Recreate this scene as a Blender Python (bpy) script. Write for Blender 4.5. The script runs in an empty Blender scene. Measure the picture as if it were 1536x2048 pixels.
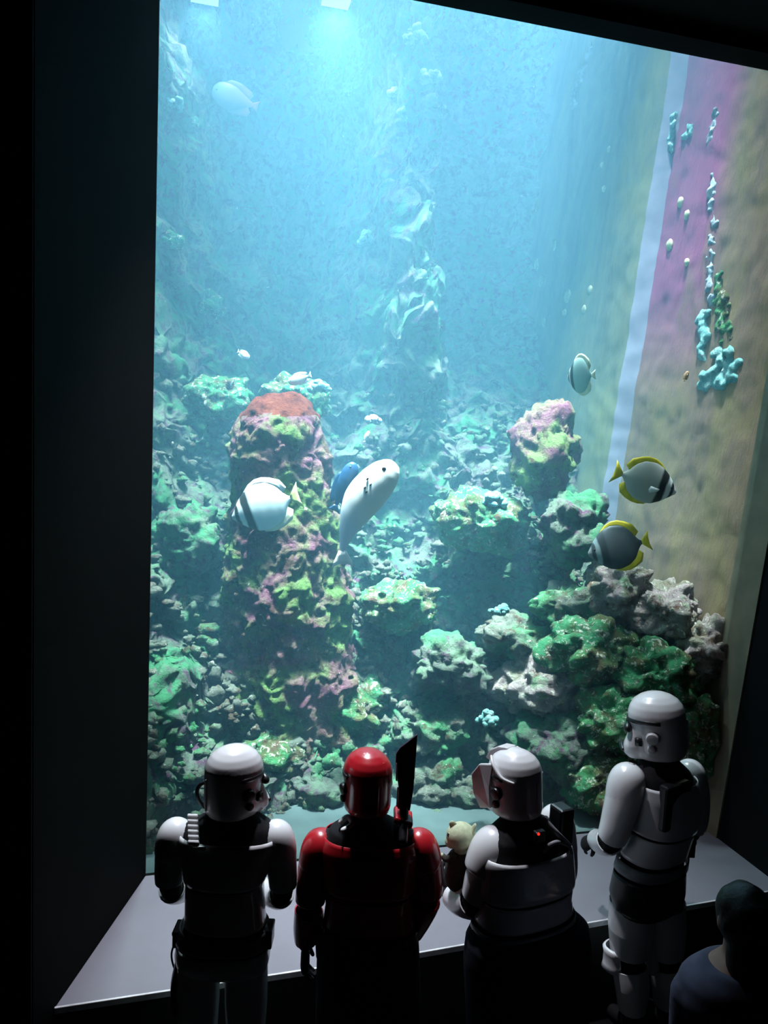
import bpy, bmesh, math, random
import numpy as np
from mathutils import Vector, Matrix, noise

S = bpy.context.scene
COL = S.collection
random.seed(7)
V = Vector
PI = math.pi

# ------------------------------------------------------------------ camera
FP = 1500.0                                    # focal length in pixels of the 1536 x 2048 frame
CAM = V((0, 0, 3.15))
YAW, PITCH, ROLL = math.radians(14.5), math.radians(5.1), math.radians(2.5)
HF = V((math.sin(YAW), math.cos(YAW), 0)); HR = V((math.cos(YAW), -math.sin(YAW), 0)); UP = V((0, 0, 1))
cf = math.cos(PITCH) * HF - math.sin(PITCH) * UP
cu0 = math.sin(PITCH) * HF + math.cos(PITCH) * UP
cr = math.cos(ROLL) * HR + math.sin(ROLL) * cu0
cu = math.cos(ROLL) * cu0 - math.sin(ROLL) * HR
cd = bpy.data.cameras.new('camera'); cam = bpy.data.objects.new('camera', cd); COL.objects.link(cam)
cd.sensor_fit = 'VERTICAL'; cd.sensor_height = 36.0; cd.sensor_width = 27.0; cd.lens = 36.0 * FP / 2048
m = Matrix((cr, cu, -cf)).transposed().to_4x4(); m.translation = CAM
cam.matrix_world = m
S.camera = cam


def ray(px, py):
    return cf + cr * ((px - 768) / FP) - cu * ((py - 1024) / FP)


def at(px, py, d):
    """world point seen at a pixel, d metres ahead of the camera along the floor"""
    v = ray(px, py)
    return CAM + v * (d / v.dot(HF))


def on_z(px, py, z):
    v = ray(px, py)
    return CAM + v * ((z - CAM.z) / v.z)


def mpp(d, py=1024):
    return (at(769, py, d) - at(768, py, d)).length


# ------------------------------------------------------------------ world, exposure, render looks
w = bpy.data.worlds.new('world'); S.world = w; w.use_nodes = True
bg = w.node_tree.nodes['Background']
bg.inputs[0].default_value = (0.2, 0.3, 1.0, 1); bg.inputs[1].default_value = 0.008
S.view_settings.view_transform = 'Standard'
S.view_settings.look = 'None'
S.view_settings.exposure = -1.55
S.view_settings.gamma = 1.0
S.view_settings.use_curve_mapping = False
S.cycles.use_denoising = True
S.cycles.volume_bounces = 1
S.cycles.max_bounces = 5
S.cycles.transparent_max_bounces = 16
S.cycles.sample_clamp_indirect = 4.0

# water and lamps: tuned here
SCATTER = ((0.30, 0.72, 1.0), 0.075)
ABSORB = ((0.25, 0.86, 0.96), 0.12)
LAMP_POWER = 900.0
LAMP_COL = (0.88, 0.94, 1.0)


# ------------------------------------------------------------------ helpers
def tag(o, label=None, cat=None, group=None, kind=None):
    if label: o['label'] = label
    if cat: o['category'] = cat
    if group: o['group'] = group
    if kind: o['kind'] = kind
    return o


def link(name, me, mat=None, parent=None, smooth=True):
    o = bpy.data.objects.new(name, me); COL.objects.link(o)
    if mat is not None: me.materials.append(mat)
    if smooth:
        me.polygons.foreach_set('use_smooth', [True] * len(me.polygons))
    if parent is not None:
        o.parent = parent
        o.matrix_parent_inverse = parent.matrix_basis.inverted()
    return o


def obj(name, bm, mat, parent=None, smooth=True, solid=0, bevel=0, sub=0, vox=0, offset=0):
    bmesh.ops.recalc_face_normals(bm, faces=bm.faces[:])
    me = bpy.data.meshes.new(name); bm.to_mesh(me); bm.free()
    o = link(name, me, mat, parent, smooth)
    if solid:
        s = o.modifiers.new('solid', 'SOLIDIFY'); s.thickness = solid; s.offset = offset
    if vox:
        s = o.modifiers.new('remesh', 'REMESH'); s.mode = 'VOXEL'; s.voxel_size = vox; s.use_smooth_shade = True
        s = o.modifiers.new('smooth', 'SMOOTH'); s.factor = 0.5; s.iterations = 4
    if bevel:
        s = o.modifiers.new('bevel', 'BEVEL'); s.width = bevel; s.segments = 2; s.limit_method = 'ANGLE'
    if sub:
        s = o.modifiers.new('sub', 'SUBSURF'); s.levels = sub; s.render_levels = sub
    return o


def empty(name, loc):
    o = bpy.data.objects.new(name, None); COL.objects.link(o); o.location = loc
    o.empty_display_size = 0.1
    return o


def bm_box(bm, c, s, rot=None):
    r = bmesh.ops.create_cube(bm, size=1.0)
    mtx = Matrix.Translation(c) @ (rot.to_4x4() if rot else Matrix()) @ Matrix.Diagonal((s[0], s[1], s[2], 1))
    bmesh.ops.transform(bm, matrix=mtx, verts=r['verts'])


def bm_prism(bm, bottom, top):
    """closed prism between two equal rings of points"""
    a = [bm.verts.new(p) for p in bottom]; b = [bm.verts.new(p) for p in top]
    n = len(a)
    for i in range(n):
        bm.faces.new((a[i], a[(i + 1) % n], b[(i + 1) % n], b[i]))
    bm.faces.new(a); bm.faces.new(b)


def ring(c, ax, ay, n=20, p=2.0):
    out = []
    for i in range(n):
        t = 2 * PI * i / n
        ct, st = math.cos(t), math.sin(t)
        out.append(c + ax * (math.copysign(abs(ct) ** (2 / p), ct)) + ay * (math.copysign(abs(st) ** (2 / p), st)))
    return out


def loft(bm, rings, caps=True):
    vs = [[bm.verts.new(p) for p in r] for r in rings]
    n = len(vs[0])
    for a, b in zip(vs, vs[1:]):
        for i in range(n):
            bm.faces.new((a[i], a[(i + 1) % n], b[(i + 1) % n], b[i]))
    if caps:
        bm.faces.new(vs[0]); bm.faces.new(vs[-1])
    return vs


def smooth_path(pts, rad, k=4):
    """Catmull-Rom through points with radii"""
    out = []; n = len(pts)
    for i in range(n - 1):
        p0, p1, p2, p3 = pts[max(i - 1, 0)], pts[i], pts[i + 1], pts[min(i + 2, n - 1)]
        for j in range(k):
            t = j / k
            q = 0.5 * ((2 * p1) + (p2 - p0) * t + (2 * p0 - 5 * p1 + 4 * p2 - p3) * t * t + (3 * p1 - p0 - 3 * p2 + p3) * t ** 3)
            out.append((q, rad[i] * (1 - t) + rad[i + 1] * t))
    out.append((pts[-1], rad[-1]))
    return out


def tube(bm, pts, rad, n=14, caps=True, k=4, round_ends=True, flat=1.0, hint=None):
    pr = smooth_path([V(p) for p in pts], rad, k)
    rings = []; prev = None
    L = len(pr)
    for i, (p, r) in enumerate(pr):
        t = (pr[min(i + 1, L - 1)][0] - pr[max(i - 1, 0)][0]).normalized()
        h = hint if hint is not None else (prev if prev is not None else (V((0, 0, 1)) if abs(t.z) < 0.9 else V((0, 1, 0))))
        a = (h - t * h.dot(t)).normalized(); b = t.cross(a)
        prev = a
        rings.append((p, a, b, r, t))
    R = []
    if round_ends and caps:
        p, a, b, r, t = rings[0]
        for q in (0.98, 0.85, 0.5):
            rr = math.sqrt(1 - q * q)
            R.append(ring(p - t * r * q, a * r * rr, b * r * rr * flat, n))
    for p, a, b, r, t in rings:
        R.append(ring(p, a * r, b * r * flat, n))
    if round_ends and caps:
        p, a, b, r, t = rings[-1]
        for q in (0.5, 0.85, 0.98):
            rr = math.sqrt(1 - q * q)
            R.append(ring(p + t * r * q, a * r * rr, b * r * rr * flat, n))
    loft(bm, R, caps)


def ellipsoid(bm, c, ax, ay, az, u=20, v=14):
    R = []
    for j in range(v + 1):
        t = -PI / 2 + PI * j / v
        q = max(math.cos(t), 0.03)
        R.append(ring(c + az * math.sin(t), ax * q, ay * q, u))
    loft(bm, R)


def grid_obj(name, P, mat, parent=None):
    """P: (rows, cols, 3) array"""
    r, c, _ = P.shape
    idx = np.arange(r * c).reshape(r, c)
    q = np.stack([idx[:-1, :-1], idx[:-1, 1:], idx[1:, 1:], idx[1:, :-1]], -1).reshape(-1, 4)
    me = bpy.data.meshes.new(name)
    me.from_pydata(P.reshape(-1, 3).tolist(), [], q.tolist())
    return link(name, me, mat, parent)


# ------------------------------------------------------------------ materials
def mat(name, col, rough=0.5, coat=0.0, spec=0.5, metal=0.0, noise_amt=0.0, scale=30, bump=0.0):
    m_ = bpy.data.materials.new(name); m_.use_nodes = True
    nt = m_.node_tree; b = nt.nodes['Principled BSDF']
    b.inputs['Roughness'].default_value = rough; b.inputs['Metallic'].default_value = metal
    b.inputs['Coat Weight'].default_value = coat; b.inputs['Coat Roughness'].default_value = 0.05
    b.inputs['Specular IOR Level'].default_value = spec
    c = (*col, 1)
    tc = nt.nodes.new('ShaderNodeTexCoord'); nz = nt.nodes.new('ShaderNodeTexNoise')
    nz.inputs['Scale'].default_value = scale; nz.inputs['Detail'].default_value = 5
    nt.links.new(tc.outputs['Object'], nz.inputs['Vector'])
    rp = nt.nodes.new('ShaderNodeValToRGB')
    rp.color_ramp.elements[0].color = (*[x * (1 - noise_amt) for x in col], 1)
    rp.color_ramp.elements[1].color = (*[min(1, x * (1 + noise_amt)) for x in col], 1)
    rp.color_ramp.elements[0].position = 0.3; rp.color_ramp.elements[1].position = 0.7
    nt.links.new(nz.outputs['Fac'], rp.inputs['Fac']); nt.links.new(rp.outputs['Color'], b.inputs['Base Color'])
    if bump:
        bp = nt.nodes.new('ShaderNodeBump'); bp.inputs['Strength'].default_value = bump; bp.inputs['Distance'].default_value = 0.01
        nt.links.new(nz.outputs['Fac'], bp.inputs['Height']); nt.links.new(bp.outputs['Normal'], b.inputs['Normal'])
    return m_


def emit(name, col, strength):
    m_ = bpy.data.materials.new(name); m_.use_nodes = True
    nt = m_.node_tree; nt.nodes.remove(nt.nodes['Principled BSDF'])
    e = nt.nodes.new('ShaderNodeEmission'); e.inputs[0].default_value = (*col, 1); e.inputs[1].default_value = strength
    nt.links.new(e.outputs[0], nt.nodes['Material Output'].inputs['Surface'])
    return m_


def rock_mat(name, stops, fleck=(0.80, 0.74, 0.62), fleck_amt=0.57, scale=2.1, algae=None, algae_pos=0.58, seed=0.0, bump=1.0, zstretch=1.0, fscale=22, dark=True, zone=None, gain=1.0):
    stops = [(p_, tuple(min(0.9, x_ * gain) for x_ in c_)) for p_, c_ in stops]
    algae = tuple(x_ * gain for x_ in algae) if algae else None
    """mottled living rock: stops = colour ramp, cream flecks of encrusting growth, patches of algae"""
    m_ = bpy.data.materials.new(name); m_.use_nodes = True
    nt = m_.node_tree; N = nt.nodes; Lk = nt.links.new
    b = N['Principled BSDF']; b.inputs['Roughness'].default_value = 0.95; b.inputs['Specular IOR Level'].default_value = 0.06
    g = N.new('ShaderNodeNewGeometry')
    mp = N.new('ShaderNodeMapping'); mp.inputs['Location'].default_value = (seed, seed * 1.7, seed * 0.6); mp.inputs['Scale'].default_value = (1, 1, zstretch)
    Lk(g.outputs['Position'], mp.inputs['Vector'])

    def nz(sc, det=6, rough=0.6, dist=0.0):
        n_ = N.new('ShaderNodeTexNoise'); n_.inputs['Scale'].default_value = sc; n_.inputs['Detail'].default_value = det
        n_.inputs['Roughness'].default_value = rough; n_.inputs['Distortion'].default_value = dist
        Lk(mp.outputs['Vector'], n_.inputs['Vector']); return n_

    def ramp(src, st):
        r_ = N.new('ShaderNodeValToRGB'); cr_ = r_.color_ramp
        while len(cr_.elements) < len(st): cr_.elements.new(0.5)
        for e, (p, c) in zip(cr_.elements, st):
            e.position = p; e.color = (*c, 1)
        Lk(src, r_.inputs['Fac']); return r_

    def mix(fac, a, c):
        x = N.new('ShaderNodeMix'); x.data_type = 'RGBA'
        Lk(fac, x.inputs['Factor']); Lk(a, x.inputs['A'])
        if isinstance(c, tuple): x.inputs['B'].default_value = (*c, 1)
        else: Lk(c, x.inputs['B'])
        return x.outputs['Result']
    base = ramp(nz(scale * 2.2, 10, 0.68, 0.4).outputs['Fac'], stops)
    col = base.outputs['Color']
    if algae:
        a = ramp(nz(scale * 1.1, 8, 0.6).outputs['Fac'], [(algae_pos - 0.05, (0, 0, 0)), (algae_pos + 0.05, (1, 1, 1))])
        af = a.outputs['Color']
        if zone:                                        # the growth keeps to one part of the wall
            sx = N.new('ShaderNodeSeparateXYZ'); Lk(g.outputs['Position'], sx.inputs[0])
            for ax_, (lo_, hi_) in zone.items():
                mr = N.new('ShaderNodeMapRange'); mr.inputs['From Min'].default_value = lo_; mr.inputs['From Max'].default_value = hi_
                Lk(sx.outputs[ax_], mr.inputs['Value'])
                mm = N.new('ShaderNodeMath'); mm.operation = 'MULTIPLY'; Lk(af, mm.inputs[0]); Lk(mr.outputs[0], mm.inputs[1]); af = mm.outputs[0]
        col = mix(af, col, algae)
    crevice_shade = ramp(nz(9, 8, 0.7).outputs['Fac'], [(0.36, (1, 1, 1)), (0.5, (0, 0, 0))])  # shade of crevices put into the rock colour as dark noise patches
    if dark: col = mix(crevice_shade.outputs['Color'], col, tuple(x * 0.75 for x in stops[0][1]))
    f = ramp(nz(fscale, 8, 0.72, 0.6).outputs['Fac'], [(fleck_amt, (0, 0, 0)), (fleck_amt + 0.05, (1, 1, 1))])
    col = mix(f.outputs['Color'], col, fleck)
    Lk(col, b.inputs['Base Color'])
    bp = N.new('ShaderNodeBump'); bp.inputs['Strength'].default_value = bump; bp.inputs['Distance'].default_value = 0.09
    Lk(nz(11, 10, 0.72).outputs['Fac'], bp.inputs['Height']); Lk(bp.outputs['Normal'], b.inputs['Normal'])
    return m_


OL, GR, PU, TA, BR, GY = (0.10, 0.13, 0.05), (0.06, 0.26, 0.10), (0.20, 0.07, 0.15), (0.42, 0.36, 0.27), (0.16, 0.09, 0.06), (0.20, 0.22, 0.20)
M_REEF = rock_mat('reef_rock', [(0.30, PU), (0.40, (0.14, 0.15, 0.12)), (0.50, (0.20, 0.24, 0.18)), (0.60, (0.16, 0.26, 0.14)), (0.72, TA)], algae=(0.08, 0.27, 0.13), algae_pos=0.53, seed=3.1, gain=0.78, fleck_amt=0.67, fscale=13, bump=0.85, scale=1.8)
M_GREEN = rock_mat('green_rock', [(0.30, BR), (0.45, OL), (0.55, GR), (0.7, TA)], algae=(0.06, 0.24, 0.11), algae_pos=0.52, seed=11.3, gain=1.25, fleck_amt=0.555)
M_PURPLE = rock_mat('purple_rock', [(0.30, (0.07, 0.035, 0.025)), (0.42, (0.14, 0.05, 0.08)), (0.55, (0.15, 0.10, 0.07)), (0.66, OL), (0.76, (0.30, 0.22, 0.15))], algae=(0.10, 0.16, 0.05), algae_pos=0.54, seed=5.7, gain=1.7, fleck_amt=0.625)
M_TAN = rock_mat('tan_rock', [(0.30, BR), (0.42, (0.22, 0.20, 0.15)), (0.55, (0.34, 0.24, 0.25)), (0.7, TA)], algae=(0.10, 0.30, 0.12), algae_pos=0.62, seed=8.9, gain=1.7, fleck_amt=0.56)
M_RED = rock_mat('red_rock', [(0.3, (0.11, 0.025, 0.02)), (0.55, (0.20, 0.05, 0.03)), (0.7, (0.20, 0.08, 0.05))], seed=2.2, fleck_amt=0.72)
M_RUB = rock_mat('rubble_rock', [(0.3, BR), (0.42, (0.17, 0.18, 0.14)), (0.55, (0.24, 0.23, 0.19)), (0.7, (0.40, 0.36, 0.28))], algae=(0.09, 0.27, 0.12), algae_pos=0.55, seed=1.9, gain=0.95, fleck_amt=0.61)
M_AQUA = rock_mat('aqua_growth', [(0.3, (0.20, 0.5, 0.5)), (0.5, (0.35, 0.75, 0.72)), (0.7, (0.6, 0.9, 0.85))], seed=4.4, fleck=(0.85, 0.95, 0.9))
M_WHITEG = rock_mat('white_growth', [(0.3, (0.45, 0.5, 0.55)), (0.5, (0.62, 0.72, 0.8)), (0.7, (0.8, 0.85, 0.9))], seed=6.4, fleck=(0.9, 0.9, 0.9))
M_SIDE = rock_mat('side_wall_rock', [(0.28, (0.15, 0.095, 0.085)), (0.46, (0.22, 0.145, 0.10)), (0.60, (0.235, 0.17, 0.085)), (0.74, (0.26, 0.16, 0.12))], fleck=(0.6, 0.5, 0.55),
                  fleck_amt=0.72, scale=0.9, algae=(0.30, 0.085, 0.17), algae_pos=0.46, zone={'Z': (3.6, 4.6), 'Y': (5.25, 5.50)}, seed=7.7, bump=0.35, zstretch=0.3, fscale=26, dark=False)
M_SIDEG = rock_mat('side_column_rock', [(0.28, (0.11, 0.12, 0.10)), (0.48, (0.18, 0.19, 0.13)), (0.64, (0.25, 0.24, 0.11)), (0.78, (0.32, 0.27, 0.14))], fleck=(0.6, 0.6, 0.4),
                   fleck_amt=0.70, scale=0.9, seed=9.2, bump=0.4, zstretch=0.3, fscale=20, dark=False)
M_SAND = mat('sand', (0.06, 0.08, 0.08), 0.9, noise_amt=0.12, scale=8, bump=0.15)

M_WALL = mat('black_wall_paint', (0.006, 0.006, 0.0065), 0.75, noise_amt=0.2, scale=4, spec=0.05)
M_REVEAL = mat('charcoal_wall_paint', (0.0025, 0.0025, 0.0027), 0.8, noise_amt=0.15, scale=3, spec=0.05)
M_JAMB = mat('brown_jamb', (0.20, 0.155, 0.10), 0.7, noise_amt=0.2, scale=5)
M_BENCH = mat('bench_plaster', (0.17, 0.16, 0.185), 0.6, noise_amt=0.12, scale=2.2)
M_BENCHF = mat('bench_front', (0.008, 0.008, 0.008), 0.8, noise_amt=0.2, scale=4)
M_FLOOR = mat('dark_floor', (0.006, 0.006, 0.0065), 0.6, noise_amt=0.2, scale=3, spec=0.05)
M_WHITE = mat('white_armour', (0.72, 0.72, 0.74), 0.28, coat=0.6, noise_amt=0.04, scale=6)
M_REDA = mat('red_armour', (0.42, 0.012, 0.02), 0.28, coat=0.7, noise_amt=0.08, scale=6)
M_SUIT = mat('black_suit', (0.008, 0.008, 0.010), 0.8, noise_amt=0.2, scale=60, bump=0.1, spec=0.2)
M_BLACK = mat('black_plastic', (0.01, 0.01, 0.012), 0.35, noise_amt=0.1)
M_DARKP = mat('dark_painted_metal', (0.035, 0.02, 0.04), 0.45, noise_amt=0.15, scale=9)
M_GREYA = mat('grey_trim', (0.22, 0.23, 0.25), 0.4, noise_amt=0.1)
M_KAMA = mat('dark_cloth', (0.015, 0.017, 0.028), 0.9, noise_amt=0.2, scale=40, spec=0.2)
M_LED = emit('red_led', (1, 0.02, 0.01), 6.0)

# ------------------------------------------------------------------ lamps over the tank, seen and added
lamp_spots = [  # x, y, z, power factor, label; the first two are seen, the rest added for light
    (0.03, 7.80, 7.33, 0.06, 'white tank lamp glowing above the water at the left upper edge'),
    (1.24, 7.45, 7.33, 0.10, 'white tank lamp glowing above the water at the middle upper edge'),
    (0.30, 7.20, 11.0, 0.50, 'added unseen light high above the reef, left end'),
    (1.60, 7.20, 11.0, 0.10, 'added unseen light high above the reef, middle'),
    (0.40, 4.92, 19.0, 0.50, 'added unseen light high over the glass, left end'),
    (1.70, 4.92, 19.0, 0.58, 'added unseen light high over the glass, middle'),
    (2.85, 4.92, 19.0, 0.62, 'added unseen light high over the glass, right end'),
    (0.30, 4.80, 9.0, 0.34, 'added unseen tilted fill light near the glass, left end'),
    (1.60, 4.80, 9.0, 0.32, 'added unseen tilted fill light near the glass, middle'),
    (2.80, 4.80, 9.0, 0.26, 'added unseen tilted fill light near the glass, right end')]
M_LENS = emit('lamp_lens', (0.70, 0.97, 1.0), 2.2)
for x, y, z, k, lab in lamp_spots:
    t = tag(empty('tank_lamp', (x, y, z)), lab, 'lamp', 'lamps above the tank')
    lw = 0.26 if z < 8 else 0.62
    bm = bmesh.new()
    bm_prism(bm, [V((x + a, y + b, z + 0.0)) for a, b in ((-lw * .58, -lw * .4), (lw * .58, -lw * .4), (lw * .58, lw * .4), (-lw * .58, lw * .4))],
             [V((x + a, y + b, z + 0.18)) for a, b in ((-lw * .35, -lw * .24), (lw * .35, -lw * .24), (lw * .35, lw * .24), (-lw * .35, lw * .24))])
    obj('lamp_housing', bm, M_BLACK, t, smooth=False, bevel=0.01)
    lw = 0.26 if z < 8 else 0.62
    bm = bmesh.new(); bm_box(bm, V((x, y, z - 0.012)), (lw, lw * 0.65, 0.02))
    obj('lens', bm, M_LENS, t, smooth=False)
    ld = bpy.data.lights.new('tank_light', 'AREA'); ld.shape = 'RECTANGLE'; ld.size = lw; ld.size_y = lw * 0.63
    ld.energy = LAMP_POWER * k; ld.spread = math.radians(16 if z > 11.1 else 50 if z > 9.5 else 42 if z > 8 else 110); ld.color = LAMP_COL
    lo = bpy.data.objects.new('tank_light', ld); COL.objects.link(lo); lo.location = (x, y, z - 0.03)
    lo.rotation_euler = (math.radians(2.5 if z > 11.1 else -15 if z > 9.5 else 15 if z > 8 else 0), 0, 0)
    lo.parent = t; lo.matrix_parent_inverse = t.matrix_basis.inverted()

DOWNLIGHT_POWER = 120.0  # unseen downlight, added to brighten the bench and helmets
t = tag(empty('added_downlight', (0.70, 4.24, 5.84)), 'downlight added out of view above the bench', 'lamp')
bm = bmesh.new(); bmesh.ops.create_cone(bm, cap_ends=False, segments=32, radius1=0.11, radius2=0.10, depth=0.05)
bmesh.ops.translate(bm, verts=bm.verts, vec=(0.70, 4.24, 5.835)); M_TRIM = bpy.data.materials.new('lamp_trim'); obj('trim_ring', bm, M_TRIM, t, solid=0.01)
ld = bpy.data.lights.new('downlight', 'AREA'); ld.shape = 'DISK'; ld.size = 0.18; ld.energy = DOWNLIGHT_POWER; ld.color = (0.93, 0.90, 1.0); ld.spread = math.radians(62)
lo = bpy.data.objects.new('downlight', ld); COL.objects.link(lo); lo.location = (0.70, 4.24, 5.83); lo.parent = t; lo.matrix_parent_inverse = t.matrix_basis.inverted()

# ------------------------------------------------------------------ room shell and tank shell
YG = 4.46                                       # the glass plane
ZB = 0.53                                       # bench top
XL = -0.22                                      # left edge of the window
ZT = 5.77                                       # top edge of the window


def xr(z):                                      # right edge leans outward
    return 3.60 + 0.10 * (z - 0.6)


def struct(name, bm, mt, label, cat, smooth=False, bevel=0):
    return tag(obj(name, bm, mt, None, smooth, bevel=bevel), label, cat, None, 'structure')


bm = bmesh.new(); bm_box(bm, V((1, -0.5, -0.05)), (13, 9.9, 0.1))
struct('floor', bm, M_FLOOR, 'dark floor of the viewing room', 'floor')
bm = bmesh.new(); bm_box(bm, V((1, -0.5, 6.6)), (13, 9.9, 0.1))
struct('ceiling', bm, M_WALL, 'black ceiling of the viewing room', 'ceiling')
# left: reveal that splays from the glass to the front wall, then the black front wall
bm = bmesh.new()
rv = [V((XL, YG + 0.06, 0)), V((XL, YG, 0)), V((-0.615, 3.28, 0)), V((-0.80, 3.28, 0)), V((-0.80, YG + 0.06, 0))]
bm_prism(bm, rv, [p + UP * 6.55 for p in rv])
struct('wall_left', bm, M_REVEAL, 'dark reveal wall on the left of the tank window', 'wall')
bm = bmesh.new(); bm_box(bm, V((-3.117, 3.2725, 3.3)), (4.994, 0.015, 6.6))
struct('wall_front', bm, M_WALL, 'black wall left of the window reveal', 'wall')
# right: leaning side wall
bm = bmesh.new()


def rpts(z, y0, y1, a=0.0):
    return [V((xr(z) + a, y0, z)), V((xr(z) + a, y1, z)), V((xr(z) + 1.2, y1, z)), V((xr(z) + 1.2, y0, z))]


bm_prism(bm, rpts(0, -5, YG - 0.22), rpts(6.55, -5, YG - 0.22))
struct('wall_right', bm, M_WALL, 'black leaning wall on the right of the window', 'wall')
bm = bmesh.new()
bm_prism(bm, rpts(0, YG - 0.22, YG + 0.06, -0.012), rpts(6.55, YG - 0.22, YG + 0.06, -0.012))
struct('trim_1', bm, M_JAMB, 'brownish jamb strip along the right edge of the window', 'trim')
# head above the window with a narrow soffit
bm = bmesh.new(); bm_box(bm, V((2.0, YG - 0.03, ZT + 0.42)), (5.2, 0.18, 0.84))
struct('trim_2', bm, M_REVEAL, 'dark lintel strip above the window', 'trim')
bm = bmesh.new(); bm_box(bm, V((2.2, YG - 0.55, ZT + 0.47)), (6.0, 0.86, 0.76))
struct('wall_upper', bm, M_WALL, 'black bulkhead above the window', 'wall')
bm = bmesh.new(); bm_box(bm, V((1, -5.4, 3.275)), (13, 0.1, 6.55))
struct('wall_back', bm, M_WALL, 'black back wall of the viewing room', 'wall')
bm = bmesh.new(); bm_box(bm, V((-5.55, -1, 3.275)), (0.1, 8.9, 6.55))
struct('wall_side', bm, M_WALL, 'black side wall of the viewing room', 'wall')

# bench: the pale ledge below the window, black front
bm = bmesh.new()
bt = [V((XL, YG, 0)), V((-0.557, 3.455, 0)), V((1.18, 3.50, 0)), V((3.62, 3.64, 0)), V((3.60, YG, 0))]
bm_prism(bm, [p + UP * 0.0 for p in bt], [p + UP * (ZB - 0.03) for p in bt])
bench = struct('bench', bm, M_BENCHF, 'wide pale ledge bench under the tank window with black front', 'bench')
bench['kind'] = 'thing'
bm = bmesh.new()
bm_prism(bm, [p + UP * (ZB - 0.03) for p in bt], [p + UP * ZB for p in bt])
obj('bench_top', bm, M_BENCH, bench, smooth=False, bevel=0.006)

bm = bmesh.new()
for a, b in ((1, 2), (2, 3)):
    p, q = bt[a], bt[b]; o_ = V((0, -0.012, 0))
    bm_prism(bm, [p + UP * (ZB - .028), q + UP * (ZB - .028), q + UP * (ZB - .028) + o_, p + UP * (ZB - .028) + o_], [p + UP * (ZB + .004), q + UP * (ZB + .004), q + UP * (ZB + .004) + o_, p + UP * (ZB + .004) + o_])
obj('edge_strip', bm, mat('pale_edge', (0.55, 0.55, 0.56), 0.4, noise_amt=.25, scale=14), bench, smooth=False, bevel=0.003)

# glass: thin acrylic pane
M_GLASS = bpy.data.materials.new('acrylic'); M_GLASS.use_nodes = True
nt = M_GLASS.node_tree; nt.nodes.remove(nt.nodes['Principled BSDF'])
tr = nt.nodes.new('ShaderNodeBsdfTransparent'); tr.inputs[0].default_value = (0.96, 0.985, 0.99, 1)
gl = nt.nodes.new('ShaderNodeBsdfGlossy'); gl.inputs['Roughness'].default_value = 0.02
fr = nt.nodes.new('ShaderNodeFresnel'); fr.inputs['IOR'].default_value = 1.3
mx = nt.nodes.new('ShaderNodeMixShader')
nt.links.new(fr.outputs[0], mx.inputs[0]); nt.links.new(tr.outputs[0], mx.inputs[1]); nt.links.new(gl.outputs[0], mx.inputs[2])
nt.links.new(mx.outputs[0], nt.nodes['Material Output'].inputs['Surface'])
bm = bmesh.new()
vs = [bm.verts.new(p) for p in (V((XL, YG, ZB)), V((xr(ZB), YG, ZB)), V((xr(ZT), YG, ZT)), V((XL, YG, ZT))) ]
bm.faces.new(vs)
struct('window_1', bm, M_GLASS, 'large clear acrylic window of the aquarium tank', 'window')

# water: scattering and absorbing body behind the glass
M_WATER = bpy.data.materials.new('sea_water'); M_WATER.use_nodes = True
nt = M_WATER.node_tree; nt.nodes.remove(nt.nodes['Principled BSDF'])
sc = nt.nodes.new('ShaderNodeVolumeScatter'); sc.inputs['Color'].default_value = (*SCATTER[0], 1); sc.inputs['Density'].default_value = SCATTER[1]; sc.inputs['Anisotropy'].default_value = 0.2
ab = nt.nodes.new('ShaderNodeVolumeAbsorption'); ab.inputs['Color'].default_value = (*ABSORB[0], 1); ab.inputs['Density'].default_value = ABSORB[1]
ad = nt.nodes.new('ShaderNodeAddShader')
nt.links.new(sc.outputs[0], ad.inputs[0]); nt.links.new(ab.outputs[0], ad.inputs[1]); nt.links.new(ad.outputs[0], nt.nodes['Material Output'].inputs['Volume'])
bm = bmesh.new()
WY0, WY1 = YG + 0.02, 9.6
bm_prism(bm, [V((-3.0, WY0, 0.3)), V((4.6, WY0, 0.3)), V((4.6, WY1, 0.3)), V((-3.0, WY1, 0.3))],
         [V((-3.0, WY0, 7.2)), V((4.6, WY0, 7.2)), V((4.6, WY1, 7.2)), V((-3.0, WY1, 7.2))])
tag(obj('water', bm, M_WATER, None, False), 'hazy blue water filling the tank', 'water', None, 'stuff')

# tank shell
bm = bmesh.new(); bm_box(bm, V((0.8, 7.1, 0.42)), (7.9, 5.2, 0.2))
struct('tank_floor', bm, M_SAND, 'pale sandy floor of the tank behind the glass', 'floor')
bm = bmesh.new(); bm_box(bm, V((0.8, 7.2, 20.2)), (9, 6, 0.1))
struct('tank_roof', bm, M_WALL, 'dark roof above the tank', 'ceiling')
bm = bmesh.new(); bm_box(bm, V((-3.1, 7.1, 10.1)), (0.1, 5.2, 20.2))
struct('tank_wall_left', bm, M_SIDE, 'left end wall of the tank', 'wall')
bm = bmesh.new(); bm_box(bm, V((0.8, 9.75, 10.1)), (9, 0.1, 20.2))
struct('tank_wall_back', bm, M_SIDE, 'far end wall of the tank behind the reef', 'wall')
bm = bmesh.new(); bm_box(bm, V((0.9, YG + 0.10, 13.3)), (9, 0.12, 13.7))
struct('tank_wall_upper', bm, M_WALL, 'black wall above the window on the tank side', 'wall')


# ------------------------------------------------------------------ rock shapes
def fbm(p, sc, o=5, off=0.0):
    return noise.fractal(V((p[0] * sc + off, p[1] * sc - off, p[2] * sc + off * 0.5)), 0.8, 2.1, o)


def rid(p, sc, o=4, off=0.0):
    return noise.ridged_multi_fractal(V((p[0] * sc + off, p[1] * sc, p[2] * sc - off)), 0.9, 2.2, o, 1.0, 2.0)


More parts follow.
